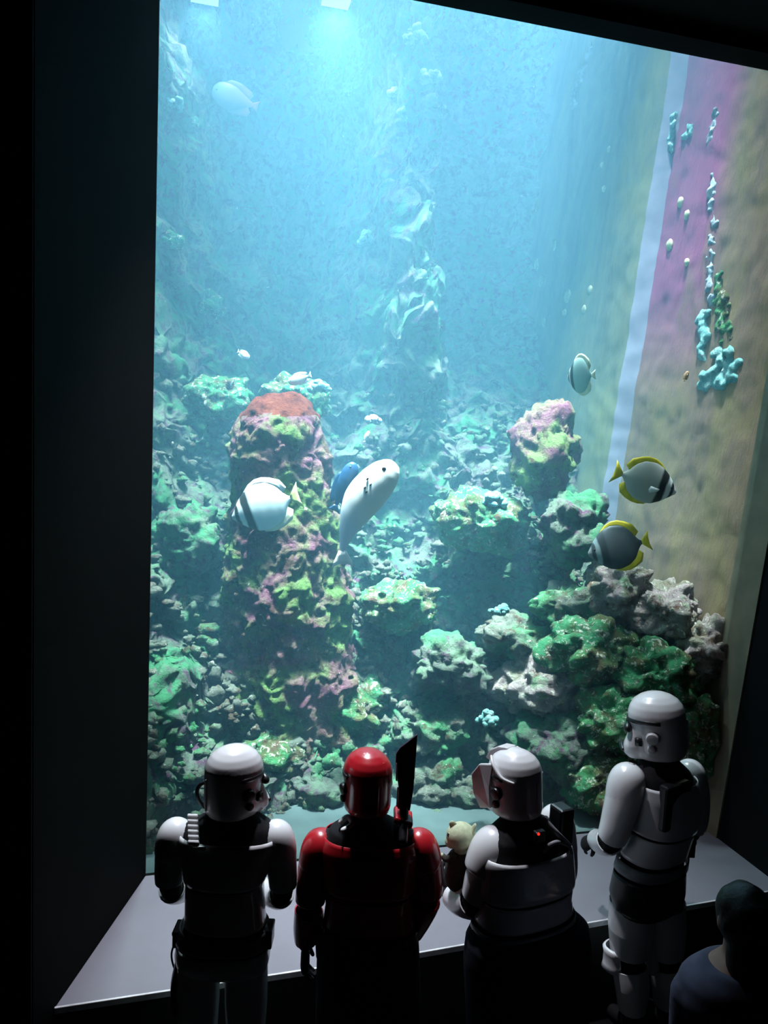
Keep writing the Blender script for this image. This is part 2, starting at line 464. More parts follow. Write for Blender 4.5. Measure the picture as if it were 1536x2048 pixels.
def bil(p, sc, off=0.0):
    return abs(noise.noise(V((p[0] * sc + off, p[1] * sc, p[2] * sc - off)))) * 2.2 - 0.6


def gau(x, c, s):
    return math.exp(-((x - c) / s) ** 2)


ZK = [0.3, 0.55, 1.2, 2.0, 3.1, 3.7, 4.6, 6.0, 8.9]
YK = [5.0, 5.25, 5.75, 6.3, 7.0, 7.7, 8.3, 8.7, 8.9]


def reef_y(x, z):
    y = float(np.interp(z, ZK, YK))
    up = 1 / (1 + math.exp(-(z - 3.7) * 3))
    y -= 1.3 * gau(x, -0.55, 0.55) * (0.4 + 0.6 * up)
    y += 0.75 * gau(x, 1.15, 0.55) * up
    y -= 1.75 * gau(x, 2.05, 0.40) * up
    y -= 0.35 * gau(x, 2.9, 0.6) * (1 - up)
    return y


def side_x(y, z):
    """surface of the tank's right wall; a pilaster edge at y = 6.15"""
    base = xr(z) + 0.03
    step = -0.15 / (1 + math.exp(-(y - 6.15) * 40)) if y < 6.6 else -0.15
    return base + step - 0.02 * (y - YG)


nx, nz_ = 430, 620
P = np.zeros((nz_, nx, 3))
for j in range(nz_):
    z = 0.35 + 8.3 * (j / (nz_ - 1)) ** 1.05
    for i in range(nx):
        x = -2.9 + 7.3 * i / (nx - 1)
        p = (x, 0, z)
        big = fbm(p, 0.8, 3, 3.3)
        y = reef_y(x, z)
        q = (x, y, z)
        r1 = rid(q, 1.3, 4, 5.1) - 1.0
        f2 = fbm(q, 4.5, 4, 1.1)
        y += 0.30 * big - 0.22 * r1 + 0.10 * f2 - 0.06 * bil(q, 6, 2.0) - 0.035 * bil(q, 14, 5.0)
        P[j, i] = (x + 0.12 * fbm(q, 2.1, 3, 9.0), y, z + 0.16 * fbm(q, 2.3, 4, 7.0))
reef = grid_obj('reef_wall', P, M_REEF)
tag(reef, 'tall hazy reef wall of encrusted rock across the back of the tank', 'reef wall', None, 'structure')

# right side wall of the tank
ny, nz2 = 200, 260
P = np.zeros((nz2, ny, 3))
for j in range(nz2):
    z = 0.35 + 11.3 * j / (nz2 - 1)
    for i in range(ny):
        y = YG + 0.07 + 4.9 * i / (ny - 1)
        x = side_x(y, z)
        x += 0.02 * fbm((y, z, 0), 1.5, 4, 2.0) + 0.008 * fbm((y, z, 0), 8, 3, 4.0)
        P[j, i] = (x, y, z)
side = grid_obj('tank_wall_right', P, M_SIDE)
side.data.materials.append(M_SIDEG); side.data.materials.append(mat('pale_lavender_edge', (0.26, 0.25, 0.33), 0.8, noise_amt=0.15, scale=5))
for pl in side.data.polygons:
    if pl.center.y > 6.10: pl.material_index = 2 if pl.center.y < 6.21 else 1
bm = bmesh.new(); bm_box(bm, V((5.2, 7.1, 15.9)), (0.1, 5.2, 8.6)); bm_box(bm, V((4.95, 7.1, 11.62)), (0.6, 5.2, 0.08))
struct('tank_wall_upper_right', bm, M_WALL, 'dark shaft wall above the right side of the tank', 'wall')
tag(side, 'mottled pinkish brown right side wall of the tank', 'wall', None, 'structure')


def rock(name, c, rx, ry, rz, mt, seed, sub=4, amp=0.28, fine=0.07, parent=None):
    bm = bmesh.new(); bmesh.ops.create_icosphere(bm, subdivisions=sub, radius=1.0)
    for v in bm.verts:
        d = v.co.normalized(); p = (d.x * rx + c.x, d.y * ry + c.y, d.z * rz + c.z)
        k = 1 + amp * 0.75 * fbm(p, 1.4 / max(rx, rz), 3, seed) + bil(p, 6.0, seed + 3) * 0.05 / max(rx, rz) + bil(p, 15.0, seed) * 0.03 / max(rx, rz) + 0.010 / max(rx, rz) * fbm(p, 34, 3, seed)
        v.co = V((d.x * rx * k, d.y * ry * k, d.z * rz * k))
    me = bpy.data.meshes.new(name); bm.to_mesh(me); bm.free()
    o = link(name, me, mt, parent)
    o.location = c
    return o


# the standing rock pillar in front of the reef
PD = 6.0
prof = [  # pixel row, left, right
    (788, 528, 598), (800, 510, 612), (828, 488, 640), (870, 470, 652), (930, 462, 655), (975, 468, 656), (1010, 476, 664), (1045, 462, 672),
    (1085, 452, 684), (1140, 448, 690), (1220, 446, 700), (1300, 450, 706), (1380, 440, 716), (1450, 432, 722), (1540, 420, 730)]
nr, na = 190, 200
P = np.zeros((nr, na + 1, 3))
pc = [(at((a + b) / 2, y, PD), (at(b, y, PD) - at(a, y, PD)).length / 2) for y, a, b in prof]
zs = np.array([c.z for c, r in pc])[::-1]; xs = np.array([c.x for c, r in pc])[::-1]; ys = np.array([c.y for c, r in pc])[::-1]; rs = np.array([r for c, r in pc])[::-1]
for j in range(nr):
    z = zs[0] + (zs[-1] - zs[0]) * j / (nr - 1)
    cx, cy, r = np.interp(z, zs, xs), np.interp(z, zs, ys), np.interp(z, zs, rs)
    for i in range(na + 1):
        t = 2 * PI * (i % na) / na
        d = V((math.cos(t), math.sin(t), 0))
        q = (cx + d.x * r, cy + d.y * r, z)
        k = 1 + 0.11 * fbm(q, 2.2, 4, 2.5) - 0.07 * (rid(q, 1.9, 3, 1.5) - 1.2) + 0.075 * bil(q, 6.5, 1.0) + 0.045 * bil(q, 15, 4.0) + 0.025 * fbm(q, 32, 3, 0.5)
        P[j, i] = (cx + d.x * r * k, cy + d.y * r * k, z + 0.05 * fbm(q, 3.5, 3, 8.8))
cap = P[-1].mean(0)
P = np.concatenate([P, (P[-1:] * 0.55 + cap * 0.45 + np.array([0, 0, 0.012])), np.repeat(cap[None, None] + np.array([0, 0, 0.018]), na + 1, 1)])
pil = grid_obj('rock_pillar', P, M_PURPLE)
pil.data.materials.append(M_RED)
for pl in pil.data.polygons:
    if pl.center.z > at(560, 832, PD).z + 0.06 * noise.noise(pl.center * 5): pl.material_index = 1
tag(pil, 'standing pillar of encrusted purple brown rock with a reddish top', 'rock pillar')

# boulders: px, py, d, half-width px, half-height px, material, label
B = [
    (1235, 1185, 5.45, 62, 58, M_TAN, 'knobbly tan rock at the peak of the right rock pile'),
    (1140, 1215, 5.55, 70, 42, M_RUB, 'pale knobbly rock left of the peak of the right pile'),
    (1330, 1225, 5.30, 66, 60, M_TAN, 'pinkish tan rock right of the peak of the right pile'),
    (1415, 1300, 5.12, 55, 60, M_TAN, 'tan rock against the right jamb behind the tallest white helmet'),
    (1030, 1275, 5.60, 66, 44, M_RUB, 'pale rubbly rock on the long left slope of the right pile'),
    (1185, 1300, 5.35, 90, 62, M_GREEN, 'green mossy rock in the middle of the right pile'),
    (1320, 1345, 5.15, 80, 66, M_GREEN, 'green and purple rock just above the tallest white helmet'),
    (1090, 1370, 5.40, 90, 60, M_TAN, 'pink tan rock low on the left flank of the right pile'),
    (1220, 1440, 5.15, 88, 70, M_GREEN, 'bright green rock left of the tallest white helmet'),
    (1110, 1480, 5.20, 80, 56, M_REEF, 'olive brown rock behind the finned white helmet'),
    (1190, 1560, 5.05, 70, 56, M_GREEN, 'low green rock by the window bottom behind the finned helmet'),
    (1380, 1480, 4.95, 52, 80, M_GREEN, 'green rock tucked into the right window corner'),
    (720, 1420, 5.60, 66, 60, M_GREEN, 'bright green mound right of the pillar foot'),
    (800, 1210, 6.05, 76, 50, M_GREEN, 'green hollowed rock right of the pillar'),
    (960, 1040, 6.35, 90, 56, M_GREEN, 'pale green crusted ledge rock between pillar and right pile'),
    (900, 1330, 5.75, 80, 50, M_REEF, 'green brown rock in the centre gap of the reef'),
    (870, 1460, 5.40, 74, 46, M_RUB, 'pale crusted rock above the dark blade'),
    (870, 1560, 5.22, 66, 42, M_RUB, 'pale rubbly rock to the right of the dark blade'),
    (960, 1590, 5.18, 60, 34, M_RUB, 'low rubbly rock left of the finned white helmet'),
    (560, 1480, 5.45, 110, 56, M_GREEN, 'broad green brown rock at the foot of the pillar'),
    (640, 1560, 5.25, 90, 44, M_REEF, 'low mossy rock between the white and red helmets'),
    (350, 1240, 5.70, 70, 90, M_GREEN, 'tall bright green rock by the left window edge'),
    (345, 1420, 5.45, 66, 70, M_PURPLE, 'purple brown rock low by the left window edge'),
    (340, 1560, 5.10, 60, 60, M_RUB, 'pale crusted rock at the lower left window corner'),
    (420, 1500, 5.30, 46, 52, M_GREEN, 'yellow green rock behind the left white helmet'),
    (375, 1080, 6.00, 76, 62, M_REEF, 'rubbly rock left of the pillar at fish height'),
    (1090, 905, 6.35, 66, 92, M_PURPLE, 'dim purple rock stack under the upright pale fish'),
    (1150, 1060, 6.05, 70, 66, M_REEF, 'dim blue brown rock left of the dark butterflyfish'),
    (590, 800, 6.9, 70, 44, M_GREEN, 'turquoise green rock mound behind the pillar top'),
    (440, 800, 6.9, 60, 40, M_GREEN, 'green rock hump left of the pillar top'),
]
for n, (px, py, d, hw, hh, mt, lab) in enumerate(B):
    if d < 5.75: d += 0.30
    c = at(px, py, d); k = mpp(d, py)
    rock('boulder', c, hw * k * 1.05, hw * k * 0.95, hh * k * 1.1, mt, n * 3.7 + 1, sub=5, amp=0.40, fine=0.10)
    o = COL.objects[-1]
    tag(o, lab, 'rock')

# loose rubble on the lower slope: uncountable, one object
base = []
bm0 = bmesh.new(); bmesh.ops.create_icosphere(bm0, subdivisions=2, radius=1.0)
bv = [v.co.copy() for v in bm0.verts]; bf = [[v.index for v in f.verts] for f in bm0.faces]; bm0.free()
rv_, rf_ = [], []
for k in range(3000):
    z = 0.45 + 3.2 * random.random() ** 1.3
    x = random.uniform(-0.9, 3.55)
    if z > 2.4 and random.random() < 0.35: continue
    y = reef_y(x, z); q = (x, y, z)
    y += 0.30 * fbm((x, 0, z), 0.8, 3, 3.3) - 0.22 * (rid(q, 1.3, 4, 5.1) - 1.0) + 0.1 * fbm(q, 4.5, 4, 1.1) - 0.03
    s = random.uniform(0.012, 0.045) * (1.5 if random.random() < 0.12 else 1)
    o0 = len(rv_); sd = random.random() * 50
    sx, sy, sz = s * random.uniform(.7, 1.4), s * random.uniform(.7, 1.4), s * random.uniform(.5, 1.1)
    for v in bv:
        kk = 1 + 0.9 * noise.noise(v * 2.3 + V((sd, sd, sd)))
        rv_.append((x + v.x * sx * kk, y + v.y * sy * kk, z + v.z * sz * kk))
    rf_ += [[a + o0 for a in f] for f in bf]
me = bpy.data.meshes.new('coral_rubble'); me.from_pydata(rv_, [], rf_)
tag(link('coral_rubble', me, M_RUB), 'loose pale coral rubble strewn over the lower reef slope', 'rubble', None, 'stuff')


# growth on the right side wall: clusters of small knobs, each cluster one thing
def wall_pt(px, py, off=0.0):
    v = ray(px, py); t = 4.6
    for _ in range(1500):
        p = CAM + v * t
        if p.x > side_x(p.y, p.z) - off: break
        t += 0.004
    return p


def growth(name, pts, mt, label, cat, group=None, seed=0):
    rnd = random.Random(seed)
    pr = [wall_pt(a, b) for a, b, r in pts]
    bm = bmesh.new()
    for p, (a, b, r) in zip(pr, pts):
        R0 = r * 1.5 * mpp(p.dot(HF), b)
        for k in range(9):
            s = R0 * rnd.uniform(0.25, 0.55)
            q = p + V((rnd.uniform(-.3, 0.1), rnd.uniform(-1, 1), rnd.uniform(-1, 1))) * R0 * 0.8
            rr = bmesh.ops.create_icosphere(bm, subdivisions=2, radius=s)['verts']
            for v in rr:
                v.co = q + V((v.co.x * 0.6, v.co.y, v.co.z)) * (1 + 0.5 * noise.noise((v.co + q) * 60))
    rr_ = [r * mpp(p.dot(HF), b) * 0.5 for p, (a, b, r) in zip(pr, pts)]
    tube(bm, [p + V((0.01, 0, 0)) for p in pr], rr_, 10, k=3)
    return tag(obj(name, bm, mt, vox=0.011), label, cat, group)


growth('wall_growth', [(1432, 225, 9), (1428, 250, 9), (1424, 275, 10), (1422, 300, 6)], M_WHITEG, 'pale lilac growth topmost on the right side wall', 'coral growth', seed=1)
growth('wall_growth', [(1428, 360, 10), (1427, 385, 10), (1424, 410, 8), (1430, 445, 8), (1424, 480, 9), (1422, 510, 8), (1422, 540, 8), (1420, 570, 9), (1424, 600, 9)], M_WHITEG, 'long thin vertical line of pale growth on the right side wall', 'coral growth', seed=2)
growth('wall_growth', [(1408, 640, 14), (1412, 665, 14), (1408, 690, 14), (1406, 712, 10)], M_AQUA, 'bright blue growth at the lower end of the pale line', 'coral growth', seed=3)
growth('wall_growth', [(1440, 560, 12), (1444, 590, 14), (1448, 620, 14), (1450, 650, 14), (1456, 672, 12)], M_GREEN, 'green moss strip right of the pale line of growth', 'coral growth', seed=4)
growth('wall_growth', [(1445, 725, 20), (1462, 740, 18), (1440, 755, 20), (1415, 768, 16), (1448, 778, 12)], M_AQUA, 'large bright cyan coral clump on the right side wall', 'coral growth', seed=5)
growth('wall_growth', [(1345, 240, 11), (1343, 265, 12), (1340, 295, 9)], M_AQUA, 'small turquoise strip on the magenta wall patch', 'coral growth', seed=6)
growth('wall_growth', [(1377, 265, 10), (1380, 258, 8)], M_AQUA, 'round turquoise dab beside the turquoise strip', 'coral growth', seed=7)
growth('wall_growth', [(1180, 100, 8), (1172, 125, 9), (1162, 155, 9), (1152, 185, 8), (1148, 215, 8)], M_WHITEG, 'slanting line of pale growth under the lintel', 'coral growth', seed=8)
rnd = random.Random(5)
for a, b, h in [(1076, 412, 12), (1068, 428, 7), (1110, 490, 12), (1075, 530, 12), (1085, 563, 13), (1137, 593, 15), (1182, 580, 9), (1130, 625, 8), (1170, 620, 10), (1090, 645, 9),
                (1363, 405, 11), (1376, 430, 10), (1341, 490, 12), (1376, 525, 8), (1220, 300, 7), (1207, 330, 7), (1210, 378, 7)]:
    p = wall_pt(a, b); k = mpp(p.dot(HF), b)
    bm = bmesh.new(); ellipsoid(bm, p + V((-0.01, 0, 0)), V((0.02, 0, 0)), V((0, h * k * 0.8, 0)), V((0, 0, h * k)), 12, 8)
    for v in bm.verts: v.co += V((0, 1, 1)) * 0.006 * noise.noise(v.co * 40)
    tag(obj('oval_growth', bm, M_SPOT if 'M_SPOT' in globals() else mat('spot_growth', (0.62, 0.58, 0.36), 0.7, noise_amt=0.2, scale=40)),
        'small pale yellowish oval growth on the right side wall', 'growth', 'pale oval growths on the side wall')
    if 'M_SPOT' not in globals(): M_SPOT = bpy.data.materials['spot_growth']


# turquoise coral clumps on the rocks
def reef_d(px, py):
    """distance at which the line of sight meets the reef face"""
    d = 5.0
    while d < 9.4:
        p = at(px, py, d)
        y = reef_y(p.x, p.z); q = (p.x, y, p.z)
        if p.y > y + 0.30 * fbm((p.x, 0, p.z), 0.8, 3, 3.3) - 0.22 * (rid(q, 1.3, 4, 5.1) - 1.0) + 0.10 * fbm(q, 4.5, 4, 1.1): break
        d += 0.02
    return d


def clump(px, py, d, r, mt, label, seed):
    rnd = random.Random(seed); d = d or reef_d(px, py) - 0.03; c = at(px, py, d); R0 = r * mpp(d, py)
    bm = bmesh.new()
    for k in range(26):
        dv = V((rnd.gauss(0, 1), rnd.gauss(0, 1), abs(rnd.gauss(0, 1)))).normalized()
        q = c + dv * R0 * rnd.uniform(0.3, 0.8)
        for v in bmesh.ops.create_icosphere(bm, subdivisions=2, radius=R0 * rnd.uniform(0.18, 0.36))['verts']:
            v.co = q + v.co * (1 + 0.5 * noise.noise((v.co + q) * 30))
    return tag(obj('coral_clump', bm, mt), label, 'coral')


clump(975, 1445, 5.05, 26, M_AQUA, 'bright turquoise coral clump above the finned white helmet', 1)
clump(985, 1010, 6.1, 30, M_AQUA, 'pale mint coral clump on the ledge in the middle of the reef', 2)
clump(640, 780, 6.6, 26, M_AQUA, 'turquoise coral tuft right of the pillar top', 3)
clump(745, 845, 6.6, 20, M_WHITEG, 'small pale branching coral right of the pillar', 4)
clump(1000, 1225, 5.45, 22, M_AQUA, 'mint green coral on the left slope of the right pile', 5)
clump(835, 80, 0, 30, M_WHITEG, 'whitish pink coral high on the reef buttress', 6)
clump(860, 168, 0, 34, M_WHITEG, 'wider whitish coral below the highest one on the buttress', 7)
clump(415, 620, 0, 40, M_GREEN, 'green weedy coral on the hazy left reef', 8)

clump(790, 190, 0, 18, M_WHITEG, 'small pale coral just left of the wider whitish coral', 9)
clump(810, 235, 0, 20, M_AQUA, 'mint coral below the whitish corals on the buttress', 10)
clump(880, 225, 0, 18, M_WHITEG, 'small pale coral low on the right side of the buttress', 11)
clump(700, 185, 0, 22, M_AQUA, 'pale mint coral left of the buttress in the haze', 12)
clump(352, 215, 0, 24, M_AQUA, 'pale mint coral high by the left window edge', 13)
clump(380, 250, 0, 22, M_GREEN, 'greenish coral just below the one high by the left window edge', 14)
clump(340, 490, 0, 32, M_GREEN, 'bright green coral by the left window edge at mid height', 15)
clump(735, 485, 0, 26, M_AQUA, 'pale turquoise coral in the middle of the hazy reef', 16)


# ------------------------------------------------------------------ fish
def fish_mat(name, stops, rough=0.45, axis='X', scale=1.0, off=0.0):
    """colour bands along the fish's own length (object space, head = +0.5)"""
    m_ = bpy.data.materials.new(name); m_.use_nodes = True
    nt = m_.node_tree; b = nt.nodes['Principled BSDF']; b.inputs['Roughness'].default_value = rough
    tc = nt.nodes.new('ShaderNodeTexCoord'); sp = nt.nodes.new('ShaderNodeSeparateXYZ'); nt.links.new(tc.outputs['Object'], sp.inputs[0])
    ma = nt.nodes.new('ShaderNodeMath'); ma.operation = 'MULTIPLY_ADD'; ma.inputs[1].default_value = scale; ma.inputs[2].default_value = 0.5 + off
    nz = nt.nodes.new('ShaderNodeTexNoise'); nz.inputs['Scale'].default_value = 5; nt.links.new(tc.outputs['Object'], nz.inputs['Vector'])
    m2 = nt.nodes.new('ShaderNodeMath'); m2.operation = 'MULTIPLY_ADD'; m2.inputs[1].default_value = 0.06
    nt.links.new(sp.outputs[axis], ma.inputs[0]); nt.links.new(nz.outputs['Fac'], m2.inputs[0]); nt.links.new(ma.outputs[0], m2.inputs[2])
    r = nt.nodes.new('ShaderNodeValToRGB')
    while len(r.color_ramp.elements) < len(stops): r.color_ramp.elements.new(0.5)
    for e, (p, c) in zip(r.color_ramp.elements, stops): e.position = p; e.color = (*c, 1)
    nt.links.new(m2.outputs[0], r.inputs[0]); nt.links.new(r.outputs[0], b.inputs['Base Color'])
    return m_


def bars(body, bar, pale, nose):
    return [(0.0, body), (0.66, body), (0.70, bar), (0.80, bar), (0.83, pale), (0.89, pale), (0.91, bar), (0.95, bar), (0.97, nose)]


M_FA = fish_mat('pale_barred_fish', bars((0.72, 0.82, 0.84), (0.018, 0.016, 0.012), (0.8, 0.85, 0.85), (0.6, 0.65, 0.65)))
M_FC = fish_mat('pale_fish', bars((0.34, 0.50, 0.46), (0.03, 0.06, 0.06), (0.6, 0.62, 0.58), (0.8, 0.8, 0.75)))
M_FD = fish_mat('grey_barred_fish', bars((0.52, 0.52, 0.46), (0.02, 0.02, 0.022), (0.9, 0.9, 0.9), (0.8, 0.75, 0.75)))
M_FE = fish_mat('dark_barred_fish', bars((0.07, 0.08, 0.085), (0.03, 0.035, 0.04), (0.26, 0.32, 0.32), (0.2, 0.2, 0.2)))
M_FW = fish_mat('white_fish', [(0.0, (0.70, 0.74, 0.9)), (0.30, (0.80, 0.86, 0.95)), (0.45, (0.95, 0.94, 0.92)), (1.0, (0.97, 0.94, 0.90))])
M_YEL = mat('yellow_fin', (0.85, 0.62, 0.03), 0.5, noise_amt=0.15, scale=6)
M_PYEL = mat('pale_yellow_fin', (0.80, 0.76, 0.30), 0.5, noise_amt=0.12, scale=6)
M_CREAM = mat('cream_fin', (0.85, 0.82, 0.62), 0.5, noise_amt=0.1, scale=6)
M_WFIN = mat('white_fin', (0.92, 0.91, 0.92), 0.5, noise_amt=0.06, scale=6)
M_DKFIN = mat('dark_fin', (0.02, 0.022, 0.02), 0.5, noise_amt=0.2, scale=6)
M_EYE = mat('fish_eye', (0.01, 0.01, 0.01), 0.1, coat=1.0)
M_BLUEF = fish_mat('dark_blue_fish', [(0, (0.01, 0.05, 0.12)), (1, (0.015, 0.06, 0.14))])
M_SMALLF = fish_mat('small_pale_fish', [(0, (0.7, 0.8, 0.75)), (0.6, (0.78, 0.85, 0.8)), (1, (0.6, 0.75, 0.75))])
M_PINKF = fish_mat('pinkish_fish', [(0, (0.5, 0.16, 0.12)), (0.35, (0.26, 0.16, 0.18)), (1, (0.12, 0.20, 0.22))])  # water haze put into the body colours, dulled to grey blue
M_ORF = fish_mat('orange_fish', [(0, (0.8, 0.45, 0.25)), (1, (0.85, 0.5, 0.3))])

BUT = dict(x=[-.5, -.47, -.42, -.32, -.18, 0, .15, .28, .38, .45, .49, .5],
           hi=[.035, .04, .09, .24, .335, .36, .32, .24, .15, .07, .03, .01],
           lo=[.035, .04, .09, .23, .31, .34, .31, .23, .14, .075, .035, .01],
           w=[.012, .016, .03, .06, .085, .10, .10, .09, .065, .04, .02, .008])
LONG = dict(x=[-.5, -.45, -.35, -.2, -.05, .1, .25, .37, .45, .49, .5],
            hi=[.035, .04, .07, .115, .15, .16, .155, .13, .09, .05, .01],
            lo=[.035, .04, .07, .12, .16, .17, .155, .13, .09, .05, .01],
            w=[.015, .02, .04, .07, .09, .10, .095, .08, .055, .03, .008])


def fin(name, pts, mt, parent, th=0.012):
    """membrane: (x, z) outline strip pairs, given as inner line and outer line of equal length"""
    inner, outer = pts
    bm = bmesh.new(); n = len(inner); rows = []
    for a, b in zip(inner, outer):
        row = []
        for k in range(4):
            t = k / 3
            x = a[0] * (1 - t) + b[0] * t; z = a[1] * (1 - t) + b[1] * t
            h = th * (1 - 0.8 * t)
            row.append((bm.verts.new((x, h, z)), bm.verts.new((x, -h, z))))
        rows.append(row)
    for r0, r1 in zip(rows, rows[1:]):
        for k in range(3):
            bm.faces.new((r0[k][0], r1[k][0], r1[k + 1][0], r0[k + 1][0]))
            bm.faces.new((r0[k][1], r0[k + 1][1], r1[k + 1][1], r1[k][1]))
        bm.faces.new((r0[3][0], r1[3][0], r1[3][1], r0[3][1]))
        bm.faces.new((r0[0][0], r0[0][1], r1[0][1], r1[0][0]))
    for r in (rows[0], rows[-1]):
        for k in range(3): bm.faces.new((r[k][0], r[k + 1][0], r[k + 1][1], r[k][1]))
    o = obj(name, bm, mt)
    o.parent = parent
    return o


def fish(head, tail, d, shape, body_m, dorsal_m, anal_m, tail_m, label, cat='fish', yaw=0.0, roll=0.0, hscale=1.0, wscale=1.0, flip=False,
         name='butterflyfish', fins=True, bend=0.0, spots=False, tailw=0.15, pect=True, bz=0.0):
    H, T = at(*head, d), at(*tail, d)
    L = (H - T).length
    ax = (H - T).normalized()
    view = ((H + T) / 2 - CAM).normalized()
    upv = view.cross(ax).normalized()
    if upv.z < 0: upv = -upv
    if flip: upv = -upv
    # body axes: x towards head, z up in the picture plane, y across; yaw turns the head away, roll tips the back away
    x = (ax * math.cos(yaw) + view * math.sin(yaw)).normalized()
    L = L / max(0.3, math.cos(yaw))
    z0 = (upv - x * upv.dot(x)).normalized(); y0 = z0.cross(x)
    z = z0 * math.cos(roll) + y0 * math.sin(roll); y = z.cross(x)
    root = empty(name, (H + T) / 2)
    root.matrix_basis = Matrix((x, y, z)).transposed().to_4x4()
    root.matrix_basis.translation = (H + T) / 2
    root.scale = (L, L, L)
    tag(root, label, cat)
    s = shape; R = []
    ts = np.linspace(0, 1, 40)
    xs_ = np.interp(ts, np.linspace(0, 1, len(s['x'])), s['x'])
    for xx in xs_:
        hi = np.interp(xx, s['x'], s['hi']) * hscale; lo = np.interp(xx, s['x'], s['lo']) * hscale; ww = np.interp(xx, s['x'], s['w']) * wscale
        by = bend * (xx ** 2 if xx < 0 else 0)
        R.append(ring(V((xx, by, (hi - lo) / 2 + bz * min(xx - 0.1, 0) ** 2)), V((0, ww, 0)), V((0, 0, (hi + lo) / 2)), 24, 1.8))
    bm = bmesh.new(); loft(bm, R)
    o = obj('body', bm, body_m, None, sub=1); o.parent = root
    if fins:
        X = [-.40, -.33, -.24, -.12, 0, .12, .22]
        up = [(a, np.interp(a, s['x'], s['hi']) * hscale - 0.02) for a in X]
        g = [.05, .075, .08, .07, .055, .045, .02]
        fin('dorsal_fin', (up, [(a - 0.03 - 0.05 * (i < 2), b + k * hscale + .02) for i, ((a, b), k) in enumerate(zip(up, g))]), dorsal_m, root)
        X = [-.40, -.34, -.26, -.15, -.04, .08]
        dn = [(a, -np.interp(a, s['x'], s['lo']) * hscale + 0.02) for a in X]
        g = [.05, .09, .085, .06, .04, .02]
        fin('anal_fin', (dn, [(a - 0.03 - 0.05 * (i < 2), b - k * hscale - .02) for i, ((a, b), k) in enumerate(zip(dn, g))]), anal_m, root)
        if pect:
            pf = fin('pectoral_fin', ([(.16, -.08), (.17, -.06), (.18, -.04)], [(0.03, -.15), (0.0, -.10), (.02, -.03)]), M_WFIN if body_m is not M_FE else M_DKFIN, root, 0.006)
            pf.location = (0, -0.10 * wscale, 0)
    ti = [(-.49, -.035), (-.495, -.012), (-.495, .012), (-.49, .035)]
    to = [(-.66, -tailw), (-.63, -tailw * .4), (-.63, tailw * .4), (-.66, tailw)]
    tf = fin('tail_fin', (ti, to), tail_m, root, 0.014)
    if bz: tf.location = (-.02, 0, bz * .36 + .49 * math.sin(bz * 1.1) * 0.0); tf.rotation_euler = (0, bz * 1.3, 0); tf.location = V((-.5, 0, bz * .36)) - Matrix.Rotation(bz * 1.3, 3, 'Y') @ V((-.5, 0, 0))
    if bend: tf.location = (0, bend * .25, 0); tf.rotation_euler = (0, 0, -bend * 0.8)
    for sd in (-1, 1):
        bm = bmesh.new(); xx = .38; ww = np.interp(xx, s['x'], s['w']) * wscale
        ellipsoid(bm, V((xx, sd * ww * 0.9, 0.04)), V((.022, 0, 0)), V((0, .012, 0)), V((0, 0, .022)), 12, 8)
        e = obj('eye', bm, M_EYE); e.parent = root
    if spots:
        for a, b in ((.12, .05), (.18, .03), (.10, .01), (.20, .09)):
            bm = bmesh.new(); ww = np.interp(a, s['x'], s['w']) * wscale
            ellipsoid(bm, V((a, -ww * 0.97 if True else 0, b)), V((.016, 0, 0)), V((0, .012, 0)), V((0, 0, .009)), 10, 6)
            e = obj('dark_spot', bm, M_EYE); e.parent = root
    return root


fish((464, 1035), (582, 996), 5.55, BUT, M_FA, M_WFIN, M_CREAM, M_PYEL, 'pale blue white butterflyfish with dark bar in front of the pillar, facing left', hscale=1.12, tailw=.22)
fish((1352, 985), (1243, 948), 5.35, BUT, M_FD, M_YEL, M_YEL, M_YEL, 'grey butterflyfish with yellow back edge and tail facing right', hscale=1.05, tailw=.21)
fish((1176, 1108), (1284, 1084), 5.35, BUT, M_FE, M_YEL, M_YEL, M_YEL, 'dark butterflyfish with bright yellow tail facing left', hscale=1.18, tailw=.19)
fish((1138, 754), (1180, 750), 5.6, BUT, M_FC, M_CREAM, M_CREAM, M_CREAM, 'pale upright oval butterflyfish near the lavender edge of the right wall, facing left', hscale=1.45, yaw=0.95, tailw=.14)
fish((791, 926), (652, 1072), 5.35, LONG, M_FW, M_WFIN, M_WFIN, M_WFIN, 'large plain white fish swimming up to the right of the pillar', name='white_fish', hscale=1.2, fins=False, spots=True, bz=-0.62, tailw=.12, pect=False)
fish((709, 925), (672, 1010), 5.75, LONG, M_BLUEF, M_BLUEF, M_BLUEF, M_BLUEF, 'dark blue fish half hidden behind the white fish', name='blue_fish', hscale=1.2, pect=False)
fish((577, 765), (617, 752), 6.2, LONG, M_SMALLF, M_WFIN, M_WFIN, M_SMALLF, 'small whitish fish just above the pillar top', name='small_fish', hscale=1.5, tailw=.18)
fish((499, 716), (478, 704), 6.4, LONG, M_SMALLF, M_SMALLF, M_SMALLF, M_SMALLF, 'small pale fish in open water up and left of the pillar', name='small_fish', hscale=1.7, tailw=.2)
fish((425, 180), (505, 210), 8.1, LONG, M_PINKF, M_PINKF, M_PINKF, M_PINKF, 'faint pinkish fish high in the hazy water, tail to the right', name='hazy_fish', hscale=1.7, tailw=.14)
fish((1376, 742), (1369, 760), 5.3, LONG, M_ORF, M_ORF, M_ORF, M_ORF, 'tiny orange fish by the right side wall', name='small_fish', hscale=1.3)
fish((738, 862), (730, 882), 6.2, LONG, M_SMALLF, M_SMALLF, M_SMALLF, M_SMALLF, 'tiny pale fish right of the pillar head', name='small_fish', hscale=1.2)


# ------------------------------------------------------------------ people
def rot2(v, deg):
    a = math.radians(deg); return V((v.x * math.cos(a) - v.y * math.sin(a), v.x * math.sin(a) + v.y * math.cos(a), v.z))


